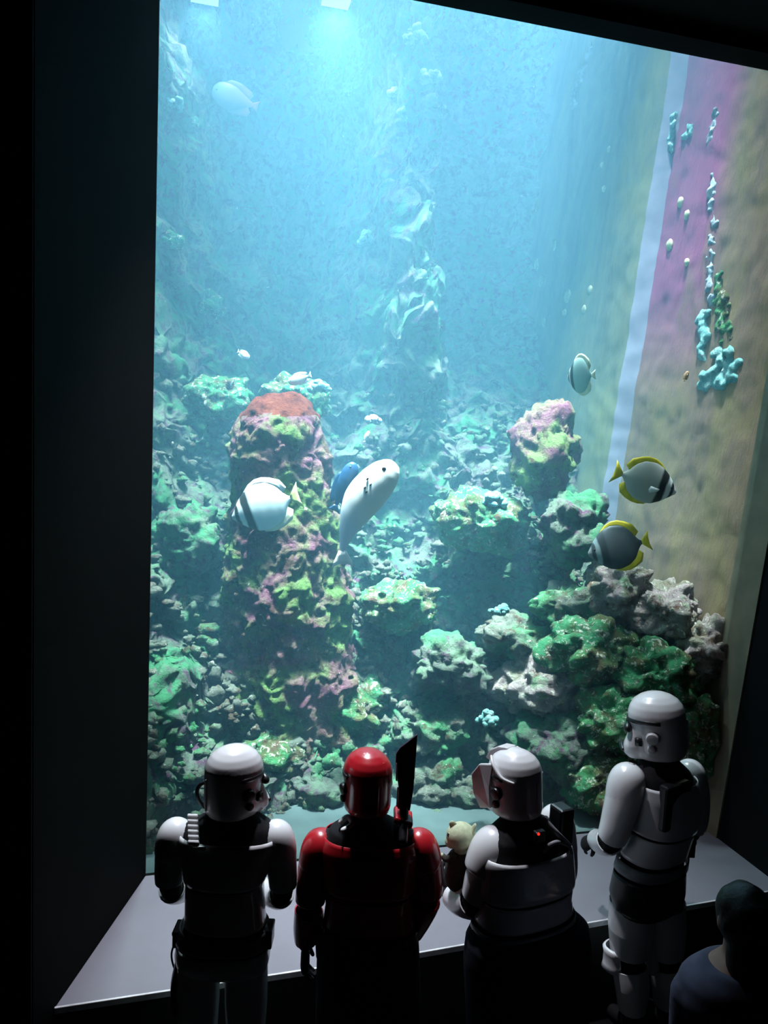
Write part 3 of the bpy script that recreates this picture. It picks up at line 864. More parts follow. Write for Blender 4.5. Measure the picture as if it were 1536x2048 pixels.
def hand(bm, wrist, d, n, side, size=1.0, curl=0.5):
    """d: along the fingers, n: back of the hand, side: +1 / -1 for the thumb side along d x n"""
    d = d.normalized(); n = (n - d * n.dot(d)).normalized(); s = d.cross(n) * side
    tube(bm, [wrist - d * .02, wrist + d * .03 * size, wrist + d * .095 * size], [.027 * size, .040 * size, .042 * size], 14, flat=0.5, hint=s)
    for k, (o, L, r) in enumerate(((.032, .078, .0095), (.011, .086, .0100), (-.011, .080, .0095), (-.031, .064, .0085))):
        p = wrist + d * .085 * size + s * o * size
        pts = [p]; dirv = d.copy()
        for q in (0.42, 0.32, 0.26):
            a = curl * (0.9 if q < 0.4 else 0.5)
            dirv = (dirv * math.cos(a) - n * math.sin(a)).normalized()
            dirv = (dirv + s * o * 0.6).normalized()
            pts.append(pts[-1] + dirv * L * q * size)
        tube(bm, pts, [r * size * 1.1, r * size, r * size * .95, r * size * .8], 10, k=2)
    p = wrist + d * .025 * size + s * .030 * size
    td = (d * 0.75 + s * 0.6 - n * 0.3).normalized()
    p2 = p + td * .045 * size; p3 = p2 + (d * 0.9 + s * .1 - n * 0.4).normalized() * .038 * size
    tube(bm, [p - td * .015, p, p2, p3], [.014 * size, .015 * size, .0125 * size, .0095 * size], 10, k=2)


def torso_rings(rows, d, side, fwd, grow=0.0, lo=None, hi=None, n=28, p=2.4, step=10):
    """rows: (py, left px, right px, half depth m, forward shift m); returns rings from the first row to the last"""
    ys = [r[0] for r in rows]; R = []
    y0 = ys[0] if lo is None else lo; y1 = ys[-1] if hi is None else hi
    th = abs(side.dot(HF))
    k = max(2, int((y1 - y0) / step))
    for i in range(k + 1):
        y = y0 + (y1 - y0) * i / k
        a, b, dp, sh = (float(np.interp(y, ys, [r[c] for r in rows])) for c in (1, 2, 3, 4))
        c = at((a + b) / 2, y, d) + fwd * sh
        half = (at(b, y, d) - at(a, y, d)).length / 2
        wx = math.sqrt(max(half ** 2 - (dp * th) ** 2, (0.5 * half) ** 2)) / max(0.5, math.sqrt(1 - th * th))
        R.append(ring(c, side * (wx + grow), fwd * (dp + grow), n, p))
    return R


def shell(bm, pts, rad, n=20, **kw):
    tube(bm, pts, rad, n, caps=False, round_ends=False, **kw)


def seg(pts, rad, t0, t1, grow):
    """portion of a smoothed limb path between parameters"""
    pr = smooth_path([V(p) for p in pts], rad, 8); n = len(pr) - 1
    i0, i1 = int(t0 * n), int(t1 * n)
    sub = pr[i0:i1 + 1]
    st = max(1, len(sub) // 7)
    sub = sub[::st] + ([sub[-1]] if (len(sub) - 1) % st else [])
    return [p for p, r in sub], [r + grow for p, r in sub]


def helmet(parent, c, fwd, up, mt, style='dome', sc=1.0, caps=None):
    """helmet with visor, brow band, ear caps, chin vent; local x right, y forward, z up"""
    fwd = fwd.normalized(); up = (up - fwd * up.dot(fwd)).normalized(); rt = fwd.cross(up)

    def W(x, y, z): return c + (rt * x + fwd * y + up * z) * sc
    prof = [(-.150, .090, .098, -.004), (-.140, .104, .114, -.004), (-.110, .110, .120, -.006), (-.060, .109, .120, -.006), (-.015, .111, .122, -.004),
            (.020, .114, .126, 0), (.055, .113, .125, 0), (.085, .104, .115, 0), (.110, .087, .098, 0), (.130, .062, .070, 0), (.142, .035, .04, 0), (.147, .01, .012, 0)]
    bm = bmesh.new()
    loft(bm, [ring(W(0, s, z), rt * a * sc, fwd * b * sc, 36, 2.15) for z, a, b, s in prof])
    # cheeks and chin pushed forward in front
    jaw = [(-.155, .060, .050, .085), (-.130, .078, .060, .095), (-.095, .084, .058, .092), (-.055, .078, .050, .082), (-.02, .070, .040, .078), (.012, .060, .03, .076)]
    loft(bm, [ring(W(0, s, z), rt * a * sc, fwd * b * sc, 28, 2.6) for z, a, b, s in jaw])
    h = obj('helmet', bm, mt, parent, vox=0.006 * sc)
    bm = bmesh.new()                                    # brow band, wraps the front half
    inner, pts = [], []
    for i in range(25):
        t = PI * (-0.06 + 1.12 * i / 24)
        pts.append((math.cos(t) * .1165, math.sin(t) * .1285, .020 + 0.012 * abs(math.cos(t))))
    for zoff in (0,):
        vs = []
        for x, y, z in pts:
            vs.append([bm.verts.new(W(x * k, y * k, z + dz)) for k, dz in ((.97, -.009), (1.02, -.009), (1.02, .009), (.97, .009))])
        for a, b in zip(vs, vs[1:]):
            for k in range(4): bm.faces.new((a[k], a[(k + 1) % 4], b[(k + 1) % 4], b[k]))
        bm.faces.new(vs[0]); bm.faces.new(vs[-1])
    obj('brow_band', bm, M_BLACK, h)
    for s in (-1, 1):                                   # dark eye lenses
        bm = bmesh.new()
        ellipsoid(bm, W(s * .045, .122, -.012), rt * .034 * sc, (fwd * .020) * sc, (up * .022 + rt * s * -.006) * sc, 16, 10)
        obj('visor', bm, M_BLACK, h)
        bm = bmesh.new()                                # ear caps; default black puts their shade into the colour
        tube(bm, [W(s * .104, .012, -.035), W(s * .128, .012, -.037)], [.030 * sc, .026 * sc], 16, k=1, round_ends=False)
        tube(bm, [W(s * .104, .018, -.085), W(s * .124, .018, -.085)], [.020 * sc, .017 * sc], 14, k=1, round_ends=False)
        obj('ear_cap', bm, caps or M_BLACK, h, bevel=0.003)
        bm = bmesh.new()                                # dark cheek stripes
        bm_box(bm, W(s * .092, .075, -.062), (.018 * sc, .03 * sc, .034 * sc), Matrix((rt, fwd, up)).transposed())
        obj('cheek_vent', bm, M_BLACK, h)
    bm = bmesh.new()
    tube(bm, [W(-.045, .150, -.118), W(0, .160, -.108), W(.045, .150, -.118)], [.010 * sc, .012 * sc, .010 * sc], 10, k=3)
    obj('mouth_vent', bm, M_BLACK, h)
    bm = bmesh.new()                                    # raised rear seam ridge
    rp = []
    for z, a, b, s in prof[2:6]: rp.append(W(0, s - b - .002, z))
    tube(bm, rp, [.005 * sc] * 4, 8, k=2)
    obj('rear_seam', bm, mt, h)
    return h, W


def leg_path(hip, knee, ankle, r=(0.095, .085, .060, .062, .042)):
    return [hip, hip.lerp(knee, .5), knee, knee.lerp(ankle, .4) + V((0, -.015, 0)), ankle], list(r)


def build_person(label, d, torso, turn, arms, legs, mt, head_c, head_r=0.085, gloves=None, extra=None, suit=None):
    fwd = rot2(HF, turn); side = rot2(HR, turn)
    mid = at((torso[-1][1] + torso[-1][2]) / 2, torso[-1][0], d)
    root = empty('person', (mid.x, mid.y, 0))
    tag(root, label, 'person')
    bm = bmesh.new()
    loft(bm, torso_rings(torso, d, side, fwd))
    nk = at((torso[0][1] + torso[0][2]) / 2, torso[0][0], d)
    tube(bm, [nk - UP * .06, head_c - UP * .06], [.058, .055], 16, k=2)
    ellipsoid(bm, head_c, side * .072, fwd * .090, UP * .112)
    k0 = mpp(d, 1750)
    A = []
    for pts, rad in arms:
        P_ = [at(a, b, d + e) for a, b, e in pts]; r_ = [x * k0 for x in rad]
        A.append((P_, r_)); tube(bm, P_, r_, 16)
    Lg = []
    for hip, knee, ankle, rr in legs:
        P_, r_ = leg_path(hip, knee, ankle, rr)
        Lg.append((P_, r_)); tube(bm, P_, r_, 16)
        toe = V((fwd.x, fwd.y, 0)).normalized()
        tube(bm, [ankle - toe * .05 + V((0, 0, -ankle.z + .045)), ankle + V((0, 0, -ankle.z + .05)), ankle + toe * .10 + V((0, 0, -ankle.z + .042)), ankle + toe * .18 + V((0, 0, -ankle.z + .034))],
             [.042, .045, .042, .030], 14)
        tube(bm, [ankle, V((ankle.x, ankle.y, .05))], [.045, .044], 14, k=1)
    obj('body', bm, suit or M_SUIT, root, vox=0.008)
    return root, A, Lg, side, fwd


def arm_armour(root, A, mt, cover, bell=True):
    for P_, r_ in A:
        if bell:
            bm = bmesh.new()
            p, r = P_[0], r_[0]
            dn = (P_[1] - P_[0]).normalized()
            R = []
            out = (P_[0] - root['mid_v']).normalized() if False else None
            a = dn.cross(HF).normalized(); b = dn.cross(a)
            for q, s in ((-.98, .22), (-.8, .62), (-.45, .92), (0, 1.06), (.5, 1.1), (1.0, 1.06), (1.45, 1.0)):
                R.append(ring(p + dn * r * q * 0.98, a * r * s * 1.03, b * r * s * 1.03, 22))
            vs = loft(bm, R, caps=False); bm.faces.new(vs[0])
            obj('shoulder_armour', bm, mt, root, solid=0.006, bevel=0, sub=1)
        n = len(P_)
        for t0, t1, nm, g in cover:
            pp, rr = seg(P_, r_, t0, t1, g)
            bm = bmesh.new(); shell(bm, pp, rr)
            obj(nm, bm, mt, root, solid=0.006)


def leg_armour(root, Lg, mt, knee=True):
    for P_, r_ in Lg:
        pp, rr = seg(P_, r_, .08, .44, .010)
        bm = bmesh.new(); shell(bm, pp, rr); obj('thigh_armour', bm, mt, root, solid=0.006)
        pp, rr = seg(P_, r_, .58, .92, .012)
        bm = bmesh.new(); shell(bm, pp, rr); obj('shin_armour', bm, mt, root, solid=0.006)


def torso_armour(root, torso, d, side, fwd, mt, y_chest, y_waist, y_belt, y_hip, hip_m=None):
    for nm, a, b, g, m_ in (('chest_armour', y_chest[0], y_chest[1], .014, mt), ('abdomen_armour', y_waist[0], y_waist[1], .008, mt),
                            ('belt', y_belt[0], y_belt[1], .018, M_GREYA if mt is M_WHITE else M_BLACK), ('hip_armour', y_hip[0], y_hip[1], .012, hip_m or mt)):
        bm = bmesh.new()
        loft(bm, torso_rings(torso, d, side, fwd, g, a, b, 36, 2.5, 6), caps=False)
        obj(nm, bm, m_, root, solid=0.004)


def glove(root, wrist, dirv, back, side, mt=None, curl=.5, size=1.0):
    bm = bmesh.new(); hand(bm, wrist, dirv, back, side, size, curl)
    return obj('glove', bm, mt or M_SUIT, root, vox=0.0035)


def rib_strap(root, px0, px1, d, n, mt, half=0.022):
    """ribbed shoulder strap: n ribs on a band"""
    a, b = px0, px1
    bm = bmesh.new()
    ax = (b - a); L = ax.length; ax.normalize(); s = ax.cross(UP).normalized() if abs(ax.z) < .95 else HR
    s = HR; nrm = s.cross(ax).normalized()
    rotm = Matrix((s, ax, nrm)).transposed()
    bm_box(bm, (a + b) / 2, (half * 2, L, .010), rotm)
    for k in range(n):
        p = a.lerp(b, (k + .5) / n) + nrm * -.006 
        bm_box(bm, p, (half * 2.05, L / n * .55, .016), rotm)
        bm_box(bm, a.lerp(b, (k + .5) / n) + nrm * .006, (half * 2.05, L / n * .55, .016), rotm)
    return obj('shoulder_strap', bm, mt, root, smooth=False, bevel=0.003)


def pouch(root, px, py, d, w_, h_, dp, mt=None):
    c = at(px, py, d); bm = bmesh.new()
    rotm = Matrix((HR, HF, UP)).transposed()
    bm_box(bm, c, (w_, dp, h_), rotm); bm_box(bm, c + UP * h_ * .38, (w_ * 1.08, dp * 1.08, h_ * .26), rotm)
    return obj('belt_pouch', bm, mt or M_BLACK, root, smooth=False, bevel=0.006)


# ---- person 1: white armour, left end
D1 = 3.10
T1 = [(1615, 442, 498, .06, 0), (1632, 410, 525, .075, 0), (1648, 376, 548, .10, 0), (1672, 364, 556, .12, 0), (1720, 374, 536, .125, 0), (1760, 378, 522, .12, 0),
      (1830, 376, 526, .115, 0), (1870, 364, 532, .12, 0), (1905, 358, 534, .125, 0), (1932, 364, 528, .105, 0)]
h1 = at(468, 1556, D1 + .02)
ka, kb = at(395, 2085, D1), at(492, 2085, D1)
legs = [(at(397, 1905, D1), V((ka.x, ka.y, .46)), V((ka.x - .02, ka.y - .02, .09)), (.082, .080, .068, .064, .046)),
        (at(493, 1905, D1), V((kb.x, kb.y, .46)), V((kb.x + .02, kb.y - .02, .09)), (.082, .080, .068, .064, .046))]
arms = [([(352, 1668, 0), (340, 1725, 0), (342, 1775, .02), (366, 1778, .14), (402, 1758, .25)], [32, 24, 22, 20, 16]),
        ([(552, 1672, 0), (563, 1730, 0), (564, 1786, .02), (542, 1788, .14), (508, 1765, .25)], [32, 25, 21, 19, 16])]
p1, A, Lg, sd, fw = build_person('person in white armour at the left end of the row, both forearms raised in front', D1, T1, 0, arms, legs, M_WHITE, h1 - UP * .02)
torso_armour(p1, T1, D1, sd, fw, M_WHITE, (1662, 1750), (1756, 1838), (1846, 1876), (1882, 1924))  # black suit left bare above the chest plate in place of shade
arm_armour(p1, A, M_WHITE, [(.14, .42, 'upper_arm_armour', .009), (.56, .93, 'forearm_armour', .009)])
leg_armour(p1, Lg, M_WHITE)
for (P_, r_), s in zip(A, (1, -1)):
    glove(p1, P_[-1], HF + UP * .25 + HR * .5 * s, UP, -s if s > 0 else 1, curl=.7)
hm, W1 = helmet(p1, h1, rot2(HF, -52), UP, M_WHITE, sc=1.0)
bm = bmesh.new(); q0 = at(412, 1562, D1 + .0)
tube(bm, [at(418, 1565, D1), at(402, 1568, D1), at(394, 1585, D1), at(402, 1606, D1), at(420, 1622, D1)], [.008, .009, .009, .009, .008], 10)
obj('breathing_hose', bm, M_BLACK, p1)
rib_strap(p1, at(386, 1628, D1 - .06), at(388, 1690, D1 - .145), D1, 6, M_WHITE)
bm = bmesh.new(); bm_box(bm, at(398, 1697, D1 - .15), (.055, .012, .022), Matrix((HR, HF, UP)).transposed()); obj('strap_buckle', bm, M_WHITE, p1, smooth=False, bevel=.004)
pouch(p1, 360, 1868, D1, .045, .075, .09); pouch(p1, 536, 1868, D1, .045, .085, .09)
bm = bmesh.new(); tube(bm, [at(362, 1886, D1), at(350, 1888, D1), at(343, 1908, D1), at(347, 1932, D1), at(356, 1950, D1)], [.0045] * 5, 8); obj('hip_cord', bm, M_BLACK, p1)
bm = bmesh.new(); tube(bm, [at(362, 1915, D1 - .02), at(352, 1965, D1 - .02), at(350, 2020, D1 - .02)], [.03, .032, .028], 12, flat=.7); obj('holster', bm, M_BLACK, p1)

# ---- person 2: dark red armour
D2 = 3.15
T2 = [(1628, 708, 764, .06, 0), (1642, 690, 790, .08, 0), (1655, 662, 822, .105, 0), (1690, 645, 836, .13, 0), (1740, 650, 830, .135, 0), (1800, 656, 822, .125, 0),
      (1850, 650, 826, .12, 0), (1900, 645, 830, .125, 0), (1945, 650, 826, .11, 0)]
h2 = at(735, 1558, D2 + .02)
ka, kb = at(690, 2090, D2), at(785, 2090, D2)
legs = [(at(692, 1915, D2), V((ka.x, ka.y, .46)), V((ka.x - .02, ka.y - .02, .09)), (.093, .092, .072, .066, .046)),
        (at(785, 1915, D2), V((kb.x, kb.y, .46)), V((kb.x + .02, kb.y - .02, .09)), (.093, .092, .072, .066, .046))]
arms = [([(642, 1690, 0), (626, 1752, 0), (619, 1815, 0), (613, 1855, .01), (611, 1888, .02)], [33, 27, 24, 21, 15]),
        ([(838, 1690, 0), (854, 1748, -.01), (854, 1796, 0), (838, 1835, .05), (822, 1868, .10)], [33, 25, 23, 21, 16])]
p2, A, Lg, sd, fw = build_person('person in dark red armour and red helmet, left arm hanging straight down', D2, T2, 0, arms, legs, M_REDA, h2 - UP * .02)
torso_armour(p2, T2, D2, sd, fw, M_REDA, (1668, 1765), (1772, 1842), (1846, 1872), (1878, 1938))
arm_armour(p2, A, M_REDA, [(.14, .44, 'upper_arm_armour', .009), (.54, .95, 'forearm_armour', .010)])
leg_armour(p2, Lg, M_REDA)
glove(p2, at(611, 1893, D2 + .02), -UP + HF * .1, -HR, 1, curl=.45)
glove(p2, at(820, 1872, D2 + .10), -UP * .5 - HR * .5 + HF * .3, HR, -1, curl=.6)
hm, W2 = helmet(p2, h2, rot2(HF, 24), UP, M_REDA, sc=.92)
for q, m_ in ((0, M_REDA),):
    bm = bmesh.new()
    bm_box(bm, at(806, 1634, D2 - .02), (.085, .12, .03), Matrix((HR, HF, UP)).transposed() @ Matrix.Rotation(.35, 3, 'Y'))
    obj('shoulder_flap', bm, m_, p2, smooth=False, bevel=.01)
bm = bmesh.new(); tube(bm, [at(682, 1644, D2 - .04), at(696, 1634, D2 - .03), at(704, 1648, D2 - .06), at(686, 1660, D2 - .09)], [.012, .013, .012, .011], 10); obj('shoulder_clasp', bm, M_WHITE, p2)
bm = bmesh.new()
rows = [(1852, 644, 830, .13, 0), (1900, 640, 833, .15, 0), (1980, 638, 836, .165, 0), (2075, 636, 840, .175, 0)]
loft(bm, torso_rings(rows, D2, sd, fw, .01, step=8, n=48, p=2.3), caps=False); obj('waist_cape', bm, M_KAMA, p2, solid=.006)
bm = bmesh.new(); tube(bm, [at(640, 1880, D2 + .02), at(640, 1912, D2 + .02)], [.022, .018], 12); obj('holster', bm, M_BLACK, p2)

# blade on the red person's back
bm = bmesh.new()
o_ = [(795, 1618), (797, 1575), (791, 1528), (792, 1508), (800, 1496), (835, 1469), (833, 1500), (827, 1580), (820, 1622)]
DB = D2 - .02
front = [at(a, b, DB) for a, b in o_]; back = [p + HF * .018 for p in front]
bm_prism(bm, front, back)
bl = obj('blade', bm, M_DARKP, None, smooth=False, bevel=.003)
tag(bl, 'dark purple angled blade standing up behind the red shoulder', 'blade')
bm = bmesh.new(); tube(bm, [at(808, 1615, DB + .01), at(806, 1680, DB - .10)], [.02, .02], 12, k=1); obj('hilt', bm, M_BLACK, bl)
bm = bmesh.new(); tube(bm, [at(794, 1527, DB - .004), at(793, 1560, DB - .004)], [.004, .004], 8, k=1); tube(bm, [at(796, 1575, DB - .004), at(794, 1612, DB - .004)], [.004, .004], 8, k=1)
obj('edge_trim', bm, M_WHITE, bl)

# ---- person 3: white armour, finned helmet, turned a little left, holding the doll
D3 = 3.20
TURN3 = 26
T3 = [(1622, 1015, 1072, .06, 0), (1640, 1000, 1095, .085, 0), (1660, 972, 1122, .11, 0), (1700, 955, 1140, .135, 0), (1760, 952, 1144, .14, 0), (1800, 955, 1140, .13, 0),
      (1840, 950, 1146, .13, 0), (1890, 950, 1150, .13, 0), (1930, 960, 1140, .11, 0)]
h3 = at(1030, 1560, D3 + .04)
ka, kb = at(1000, 2080, D3), at(1100, 2080, D3)
legs = [(at(1000, 1905, D3), V((ka.x, ka.y, .46)), V((ka.x - .02, ka.y - .02, .09)), (.093, .092, .072, .066, .046)),
        (at(1095, 1905, D3), V((kb.x, kb.y, .46)), V((kb.x + .02, kb.y - .02, .09)), (.093, .092, .072, .066, .046))]
arms = [([(990, 1692, -.04), (968, 1745, -.05), (950, 1800, -.03), (922, 1802, .08), (898, 1786, .17)], [40, 30, 26, 23, 17]),
        ([(1112, 1640, .12), (1124, 1700, .14), (1118, 1758, .16), (1060, 1752, .28), (1000, 1740, .34)], [32, 26, 24, 20, 16])]
p3, A, Lg, sd, fw = build_person('person in white armour with finned helmet, head bowed, cradling a green doll', D3, T3, TURN3, arms, legs, M_WHITE, h3 - UP * .03)
torso_armour(p3, T3, D3, sd, fw, M_WHITE, (1690, 1768), (1776, 1824), (1830, 1854), (1860, 1920))  # chest plate starts low; bare black suit stands in for upper-back shade
arm_armour(p3, A, M_WHITE, [(.14, .44, 'upper_arm_armour', .009), (.56, .93, 'forearm_armour', .010)])
leg_armour(p3, Lg, M_WHITE)
glove(p3, A[0][0][-1], HF * .6 + UP * .5 - HR * .3, -HR, -1, curl=.6)
glove(p3, A[1][0][-1], HF * .3 - HR + UP * .2, HF, 1, curl=.5)
f3 = rot2(HF, 40) - UP * .10
hm, W3 = helmet(p3, h3, f3, UP, M_WHITE, 'fin', sc=.98)
bm = bmesh.new()                                          # crest fin along the top and forward face flare
pts = [(-.004, .02, .150), (.0, .07, .146), (.0, .12, .12), (.0, .15, .075)]
bm_prism(bm, [W3(-.035, y, z) for x, y, z in pts] + [W3(-.02, .10, .05), W3(-.02, .0, .12)], [W3(.035, y, z + .0) for x, y, z in pts] + [W3(.02, .10, .05), W3(.02, .0, .12)])
obj('crest', bm, M_WHITE, hm, smooth=False, bevel=.006)
for s in (-1, 1):
    bm = bmesh.new()
    prof_ = [(.105, .035, .09), (.122, .11, .075), (.128, .155, .02), (.122, .15, -.07), (.10, .13, -.14), (.105, .06, -.12), (.116, .05, -.02)]
    bm_prism(bm, [W3(s * x, y, z) for x, y, z in prof_], [W3(s * (x - .018), y, z) for x, y, z in prof_])
    obj('cheek_plate', bm, M_WHITE, hm, smooth=False, bevel=.006)
    bm = bmesh.new()
    tube(bm, [W3(s * .10, -.075, .03), W3(s * .117, -.02, .045), W3(s * .112, .03, .09), W3(s * .09, .06, .115)], [.006, .008, .008, .006], 8)
    obj('helmet_rim', bm, M_WHITE, hm)
bm = bmesh.new()
rows = [(1838, 948, 1150, .14, 0), (1862, 936, 1176, .17, 0), (1900, 932, 1180, .185, 0), (1980, 936, 1178, .19, 0), (2070, 940, 1172, .19, 0)]
loft(bm, torso_rings(rows, D3, sd, fw, .01, step=8, n=48, p=2.3), caps=False); obj('waist_cape', bm, M_KAMA, p3, solid=.006)
bm = bmesh.new(); bm_box(bm, at(1122, 1648, D3 + .02), (.075, .09, .17), Matrix((sd, fw, UP)).transposed()); obj('shoulder_pack', bm, M_BLACK, p3, smooth=False, bevel=.012)
bm = bmesh.new(); tube(bm, [at(1088, 1704, D3 - .13), at(1100, 1690, D3 - .14), at(1118, 1684, D3 - .13), at(1138, 1692, D3 - .1), at(1143, 1706, D3 - .1)], [.006, .010, .009, .007, .006], 10); obj('harness_ring', bm, M_GREYA, p3)
bm = bmesh.new(); tube(bm, [at(1090, 1640, D3 - .08), at(1118, 1670, D3 - .12), at(1138, 1690, D3 - .1)], [.012, .013, .012], 10, flat=.5); obj('harness_strap', bm, M_GREYA, p3)
bm = bmesh.new(); ellipsoid(bm, at(1077, 1668, D3 - .155), HR * .006, HF * .006, UP * .006, 10, 8); l_ = obj('indicator_light', bm, M_LED, p3); l_['label'] = 'glowing red indicator light'
bm = bmesh.new(); bm_box(bm, at(1078, 1672, D3 - .135), (.05, .03, .05), Matrix((sd, fw, UP)).transposed()); obj('back_unit', bm, M_BLACK, p3, smooth=False, bevel=.006)

# ---- doll
DD = 3.28
M_DGREEN = mat('pale_green_plush', (0.42, 0.46, 0.30), 0.8, noise_amt=0.15, scale=50, bump=.1)
M_COAT = mat('brown_coat', (0.035, 0.032, 0.024), 0.95, noise_amt=0.3, scale=70, bump=.2)
dl = empty('plush_doll', at(920, 1775, DD)); tag(dl, 'pale green big headed doll in dark coat held on the bent arm', 'doll')
k = mpp(DD, 1690)
bm = bmesh.new(); hc = at(922, 1672, DD)
ellipsoid(bm, hc, HR * 30 * k, HF * 30 * k, UP * 27 * k, 24, 16)
ellipsoid(bm, hc - HR * 18 * k - UP * 12 * k, HR * 14 * k, HF * 16 * k, UP * 13 * k, 18, 12)
tube(bm, [at(922, 1690, DD), at(922, 1712, DD)], [13 * k, 15 * k], 12, k=1)
obj('head', bm, M_DGREEN, dl, vox=.004)
bm = bmesh.new(); tube(bm, [hc + HR * 18 * k + UP * 8 * k - HF * .02, hc + HR * 22 * k + UP * 18 * k - HF * .02, hc + HR * 25 * k + UP * 27 * k - HF * .025], [9 * k, 9 * k, 6 * k], 12, flat=.5); obj('ear', bm, M_DGREEN, dl)
bm = bmesh.new(); tube(bm, [hc - HR * 14 * k + UP * 18 * k, hc - HR * 18 * k + UP * 24 * k], [8 * k, 7 * k], 12, flat=.5, k=1); obj('ear', bm, M_DGREEN, dl)
for a, b in ((898, 1670), (912, 1668)):
    bm = bmesh.new(); ellipsoid(bm, at(a, b, DD - .02), HR * 4.5 * k, HF * 5 * k, UP * 5 * k, 12, 8); obj('eye', bm, M_EYE, dl); 
bm = bmesh.new()
loft(bm, [ring(at(x, y, DD), HR * a * k, HF * a * k * .8, 20) for x, y, a in ((924, 1700, 20), (922, 1708, 26), (920, 1730, 31), (918, 1752, 31), (918, 1772, 27), (920, 1782, 16))])
obj('coat', bm, M_COAT, dl, sub=1)
bm = bmesh.new(); tube(bm, [at(905, 1712, DD - .03), at(893, 1718, DD - .03), at(886, 1712, DD - .02)], [8 * k, 7 * k, 5.5 * k], 10); obj('sleeve', bm, M_COAT, dl)
bm = bmesh.new(); bp_ = at(884, 1711, DD - .02)
ellipsoid(bm, bp_, HR * 5 * k, HF * 5 * k, UP * 5 * k, 10, 8)
for q in (-1, 0, 1): tube(bm, [bp_, bp_ - HR * 7 * k + UP * (2 + 4 * q) * k], [2.4 * k, 1.6 * k], 8, k=1)
obj('hand', bm, M_DGREEN, dl)

# ---- person 4: white armour, tallest, by the right wall, turned left
D4 = 3.85
TURN4 = 32
T4 = [(1512, 1290, 1348, .065, 0), (1528, 1276, 1366, .09, 0), (1545, 1266, 1384, .12, 0), (1580, 1264, 1394, .145, 0), (1630, 1262, 1390, .15, 0), (1670, 1256, 1378, .14, 0),
      (1705, 1246, 1370, .13, 0), (1740, 1232, 1368, .13, 0), (1780, 1224, 1366, .14, 0), (1815, 1232, 1360, .12, 0)]
h4 = at(1314, 1446, D4 + .02)
u4 = at(1258, 1918, D4); u4b = at(1332, 1918, D4 + .06); e4 = at(1262, 2060, D4); e4b = at(1330, 2060, D4 + .06)
legs = [(at(1266, 1792, D4), u4, V((e4.x, e4.y, .09)), (.110, .108, .082, .078, .052)),
        (at(1326, 1792, D4 + .05), u4b, V((e4b.x, e4b.y, .09)), (.105, .102, .08, .075, .052))]
arms = [([(1256, 1558, -.06), (1240, 1622, -.07), (1222, 1678, -.05), (1205, 1684, .08), (1192, 1678, .2)], [32, 27, 22, 20, 15]),
        ([(1380, 1545, .12), (1390, 1605, .12), (1382, 1655, .14), (1350, 1650, .28), (1310, 1640, .36)], [27, 23, 21, 18, 14])]
p4, A, Lg, sd, fw = build_person('tallest person in white armour by the right wall, helmet turned left in profile', D4, T4, TURN4, arms, legs, M_WHITE, h4 - UP * .03)
torso_armour(p4, T4, D4, sd, fw, M_WHITE, (1556, 1650), (1656, 1706), (1712, 1732), (1738, 1806), M_BLACK)
arm_armour(p4, A, M_WHITE, [(.12, .47, 'upper_arm_armour', .012), (.56, .95, 'forearm_armour', .010)])
leg_armour(p4, Lg, M_WHITE)
for (P_, r_) in Lg:
    bm = bmesh.new(); kn = P_[2]; kf = kn + fw * .045 - sd * .02
    R = [ring(kf + UP * z, sd * (.085 + g), fw * (.055 + g), 24, 2.6) for z, g in ((.065, .004), (.055, .016), (.03, .010), (-.03, .010), (-.055, .016), (-.065, .004))]
    loft(bm, R, caps=False); obj('knee_plate', bm, M_WHITE, p4, solid=.006)
glove(p4, A[0][0][-1], HF * .5 - UP * .5 - HR * .3, -HR, -1, curl=.5)
glove(p4, A[1][0][-1], HF * .4 - HR * .8, UP, 1, curl=.5)
helmet(p4, h4, rot2(HF, 66) - UP * .12, UP, M_WHITE, sc=1.16, caps=M_WHITE)
pouch(p4, 1374, 1690, D4 + .05, .06, .10, .09)
bm = bmesh.new(); bm_box(bm, at(1348, 1610, D4 - .13), (.20, .06, .24), Matrix((sd, fw, UP)).transposed()); obj('back_unit', bm, M_BLACK, p4, smooth=False, bevel=.015)

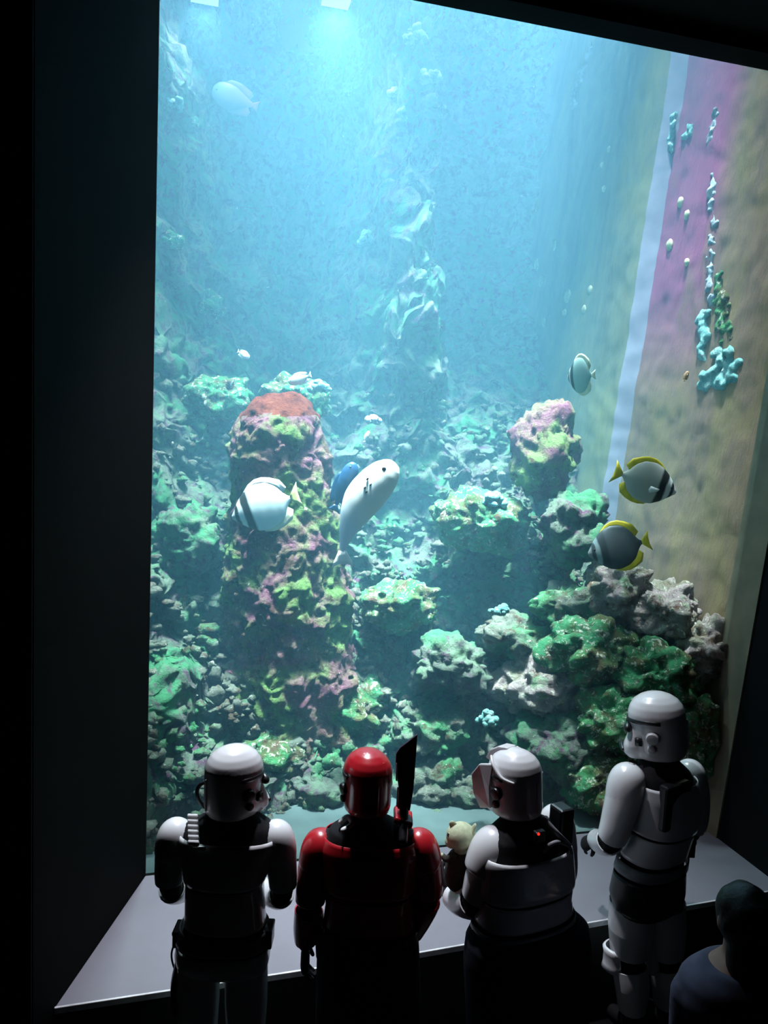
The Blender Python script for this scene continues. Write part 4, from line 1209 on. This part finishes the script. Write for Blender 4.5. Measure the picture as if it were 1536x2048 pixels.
# ---- spectator in the lower right corner
D5 = 2.45
T5 = [(1905, 1450, 1510, .055, 0), (1925, 1420, 1548, .08, 0), (1950, 1375, 1595, .11, 0), (1990, 1360, 1610, .12, 0), (2060, 1372, 1600, .125, 0), (2200, 1388, 1585, .12, 0), (2330, 1380, 1592, .125, 0), (2440, 1390, 1580, .11, 0)]
h5 = at(1486, 1838, D5)
kk = at(1440, 2440, D5)
legs = [(at(1435, 2400, D5), V((kk.x - .02, kk.y, .44)), V((kk.x - .02, kk.y - .02, .09)), (.085, .082, .06, .058, .042)),
        (at(1530, 2400, D5), V((kk.x + .16, kk.y - .03, .44)), V((kk.x + .17, kk.y - .05, .09)), (.085, .082, .06, .058, .042))]
arms = [([(1380, 1985, 0), (1372, 2090, .02), (1382, 2180, .06), (1420, 2120, .22), (1450, 2080, .3)], [30, 26, 23, 20, 15]),
        ([(1592, 1985, 0), (1602, 2090, .02), (1596, 2180, .04), (1560, 2120, .2), (1530, 2080, .3)], [30, 26, 23, 20, 15])]
M_SKIN = mat('skin', (0.35, 0.22, 0.16), 0.6, noise_amt=.08)
M_HAIR = mat('dark_hair', (0.010, 0.008, 0.007), 0.55, noise_amt=.3, scale=90, bump=.2)
M_JACKET = mat('slate_jacket', (0.07, 0.075, 0.12), 0.85, noise_amt=.3, scale=12, bump=.2)
p5, A, Lg, sd, fw = build_person('dark haired spectator in slate jacket at the lower right corner, seen from behind', D5, T5, 8, arms, legs, None, h5, suit=M_SKIN)
bm = bmesh.new()
for s in (-1, 1): ellipsoid(bm, h5 + sd * s * .078 + fw * .005 - UP * .01, sd * .010, fw * .018, UP * .030, 10, 8)
obj('ear', bm, M_SKIN, p5)
bm = bmesh.new(); ellipsoid(bm, h5 + fw * .09 - UP * .02, sd * .014, fw * .022, UP * .024, 10, 8); obj('nose', bm, M_SKIN, p5)
bm = bmesh.new()
ellipsoid(bm, h5 - fw * .012 + UP * .014, sd * .092, fw * .104, UP * .118, 28, 18)
ellipsoid(bm, h5 - fw * .05 - UP * .09, sd * .082, fw * .065, UP * .13, 20, 14)
for v in bm.verts: v.co += (v.co - h5).normalized() * .010 * noise.noise(v.co * 22)
obj('hair', bm, M_HAIR, p5, vox=.006)
bm = bmesh.new(); loft(bm, torso_rings(T5[1:], D5, sd, fw, .02, n=36, hi=2400))
for P_, r_ in A:
    pp, rr = seg(P_, r_, 0, .97, .014); tube(bm, pp, rr, 16, caps=True)
o = obj('jacket', bm, M_JACKET, p5, vox=.009)
bm = bmesh.new()
for P_, r_ in Lg:
    pp, rr = seg(P_, r_, 0, .96, .014); tube(bm, pp, rr, 16)
obj('trousers', bm, M_KAMA, p5, vox=.009)
for (P_, r_), s in zip(A, (1, -1)):
    bm = bmesh.new(); hand(bm, P_[-1], HF + UP * .2, UP, -1 if s > 0 else 1, 1, .6); obj('hand', bm, M_SKIN, p5, vox=.0035)
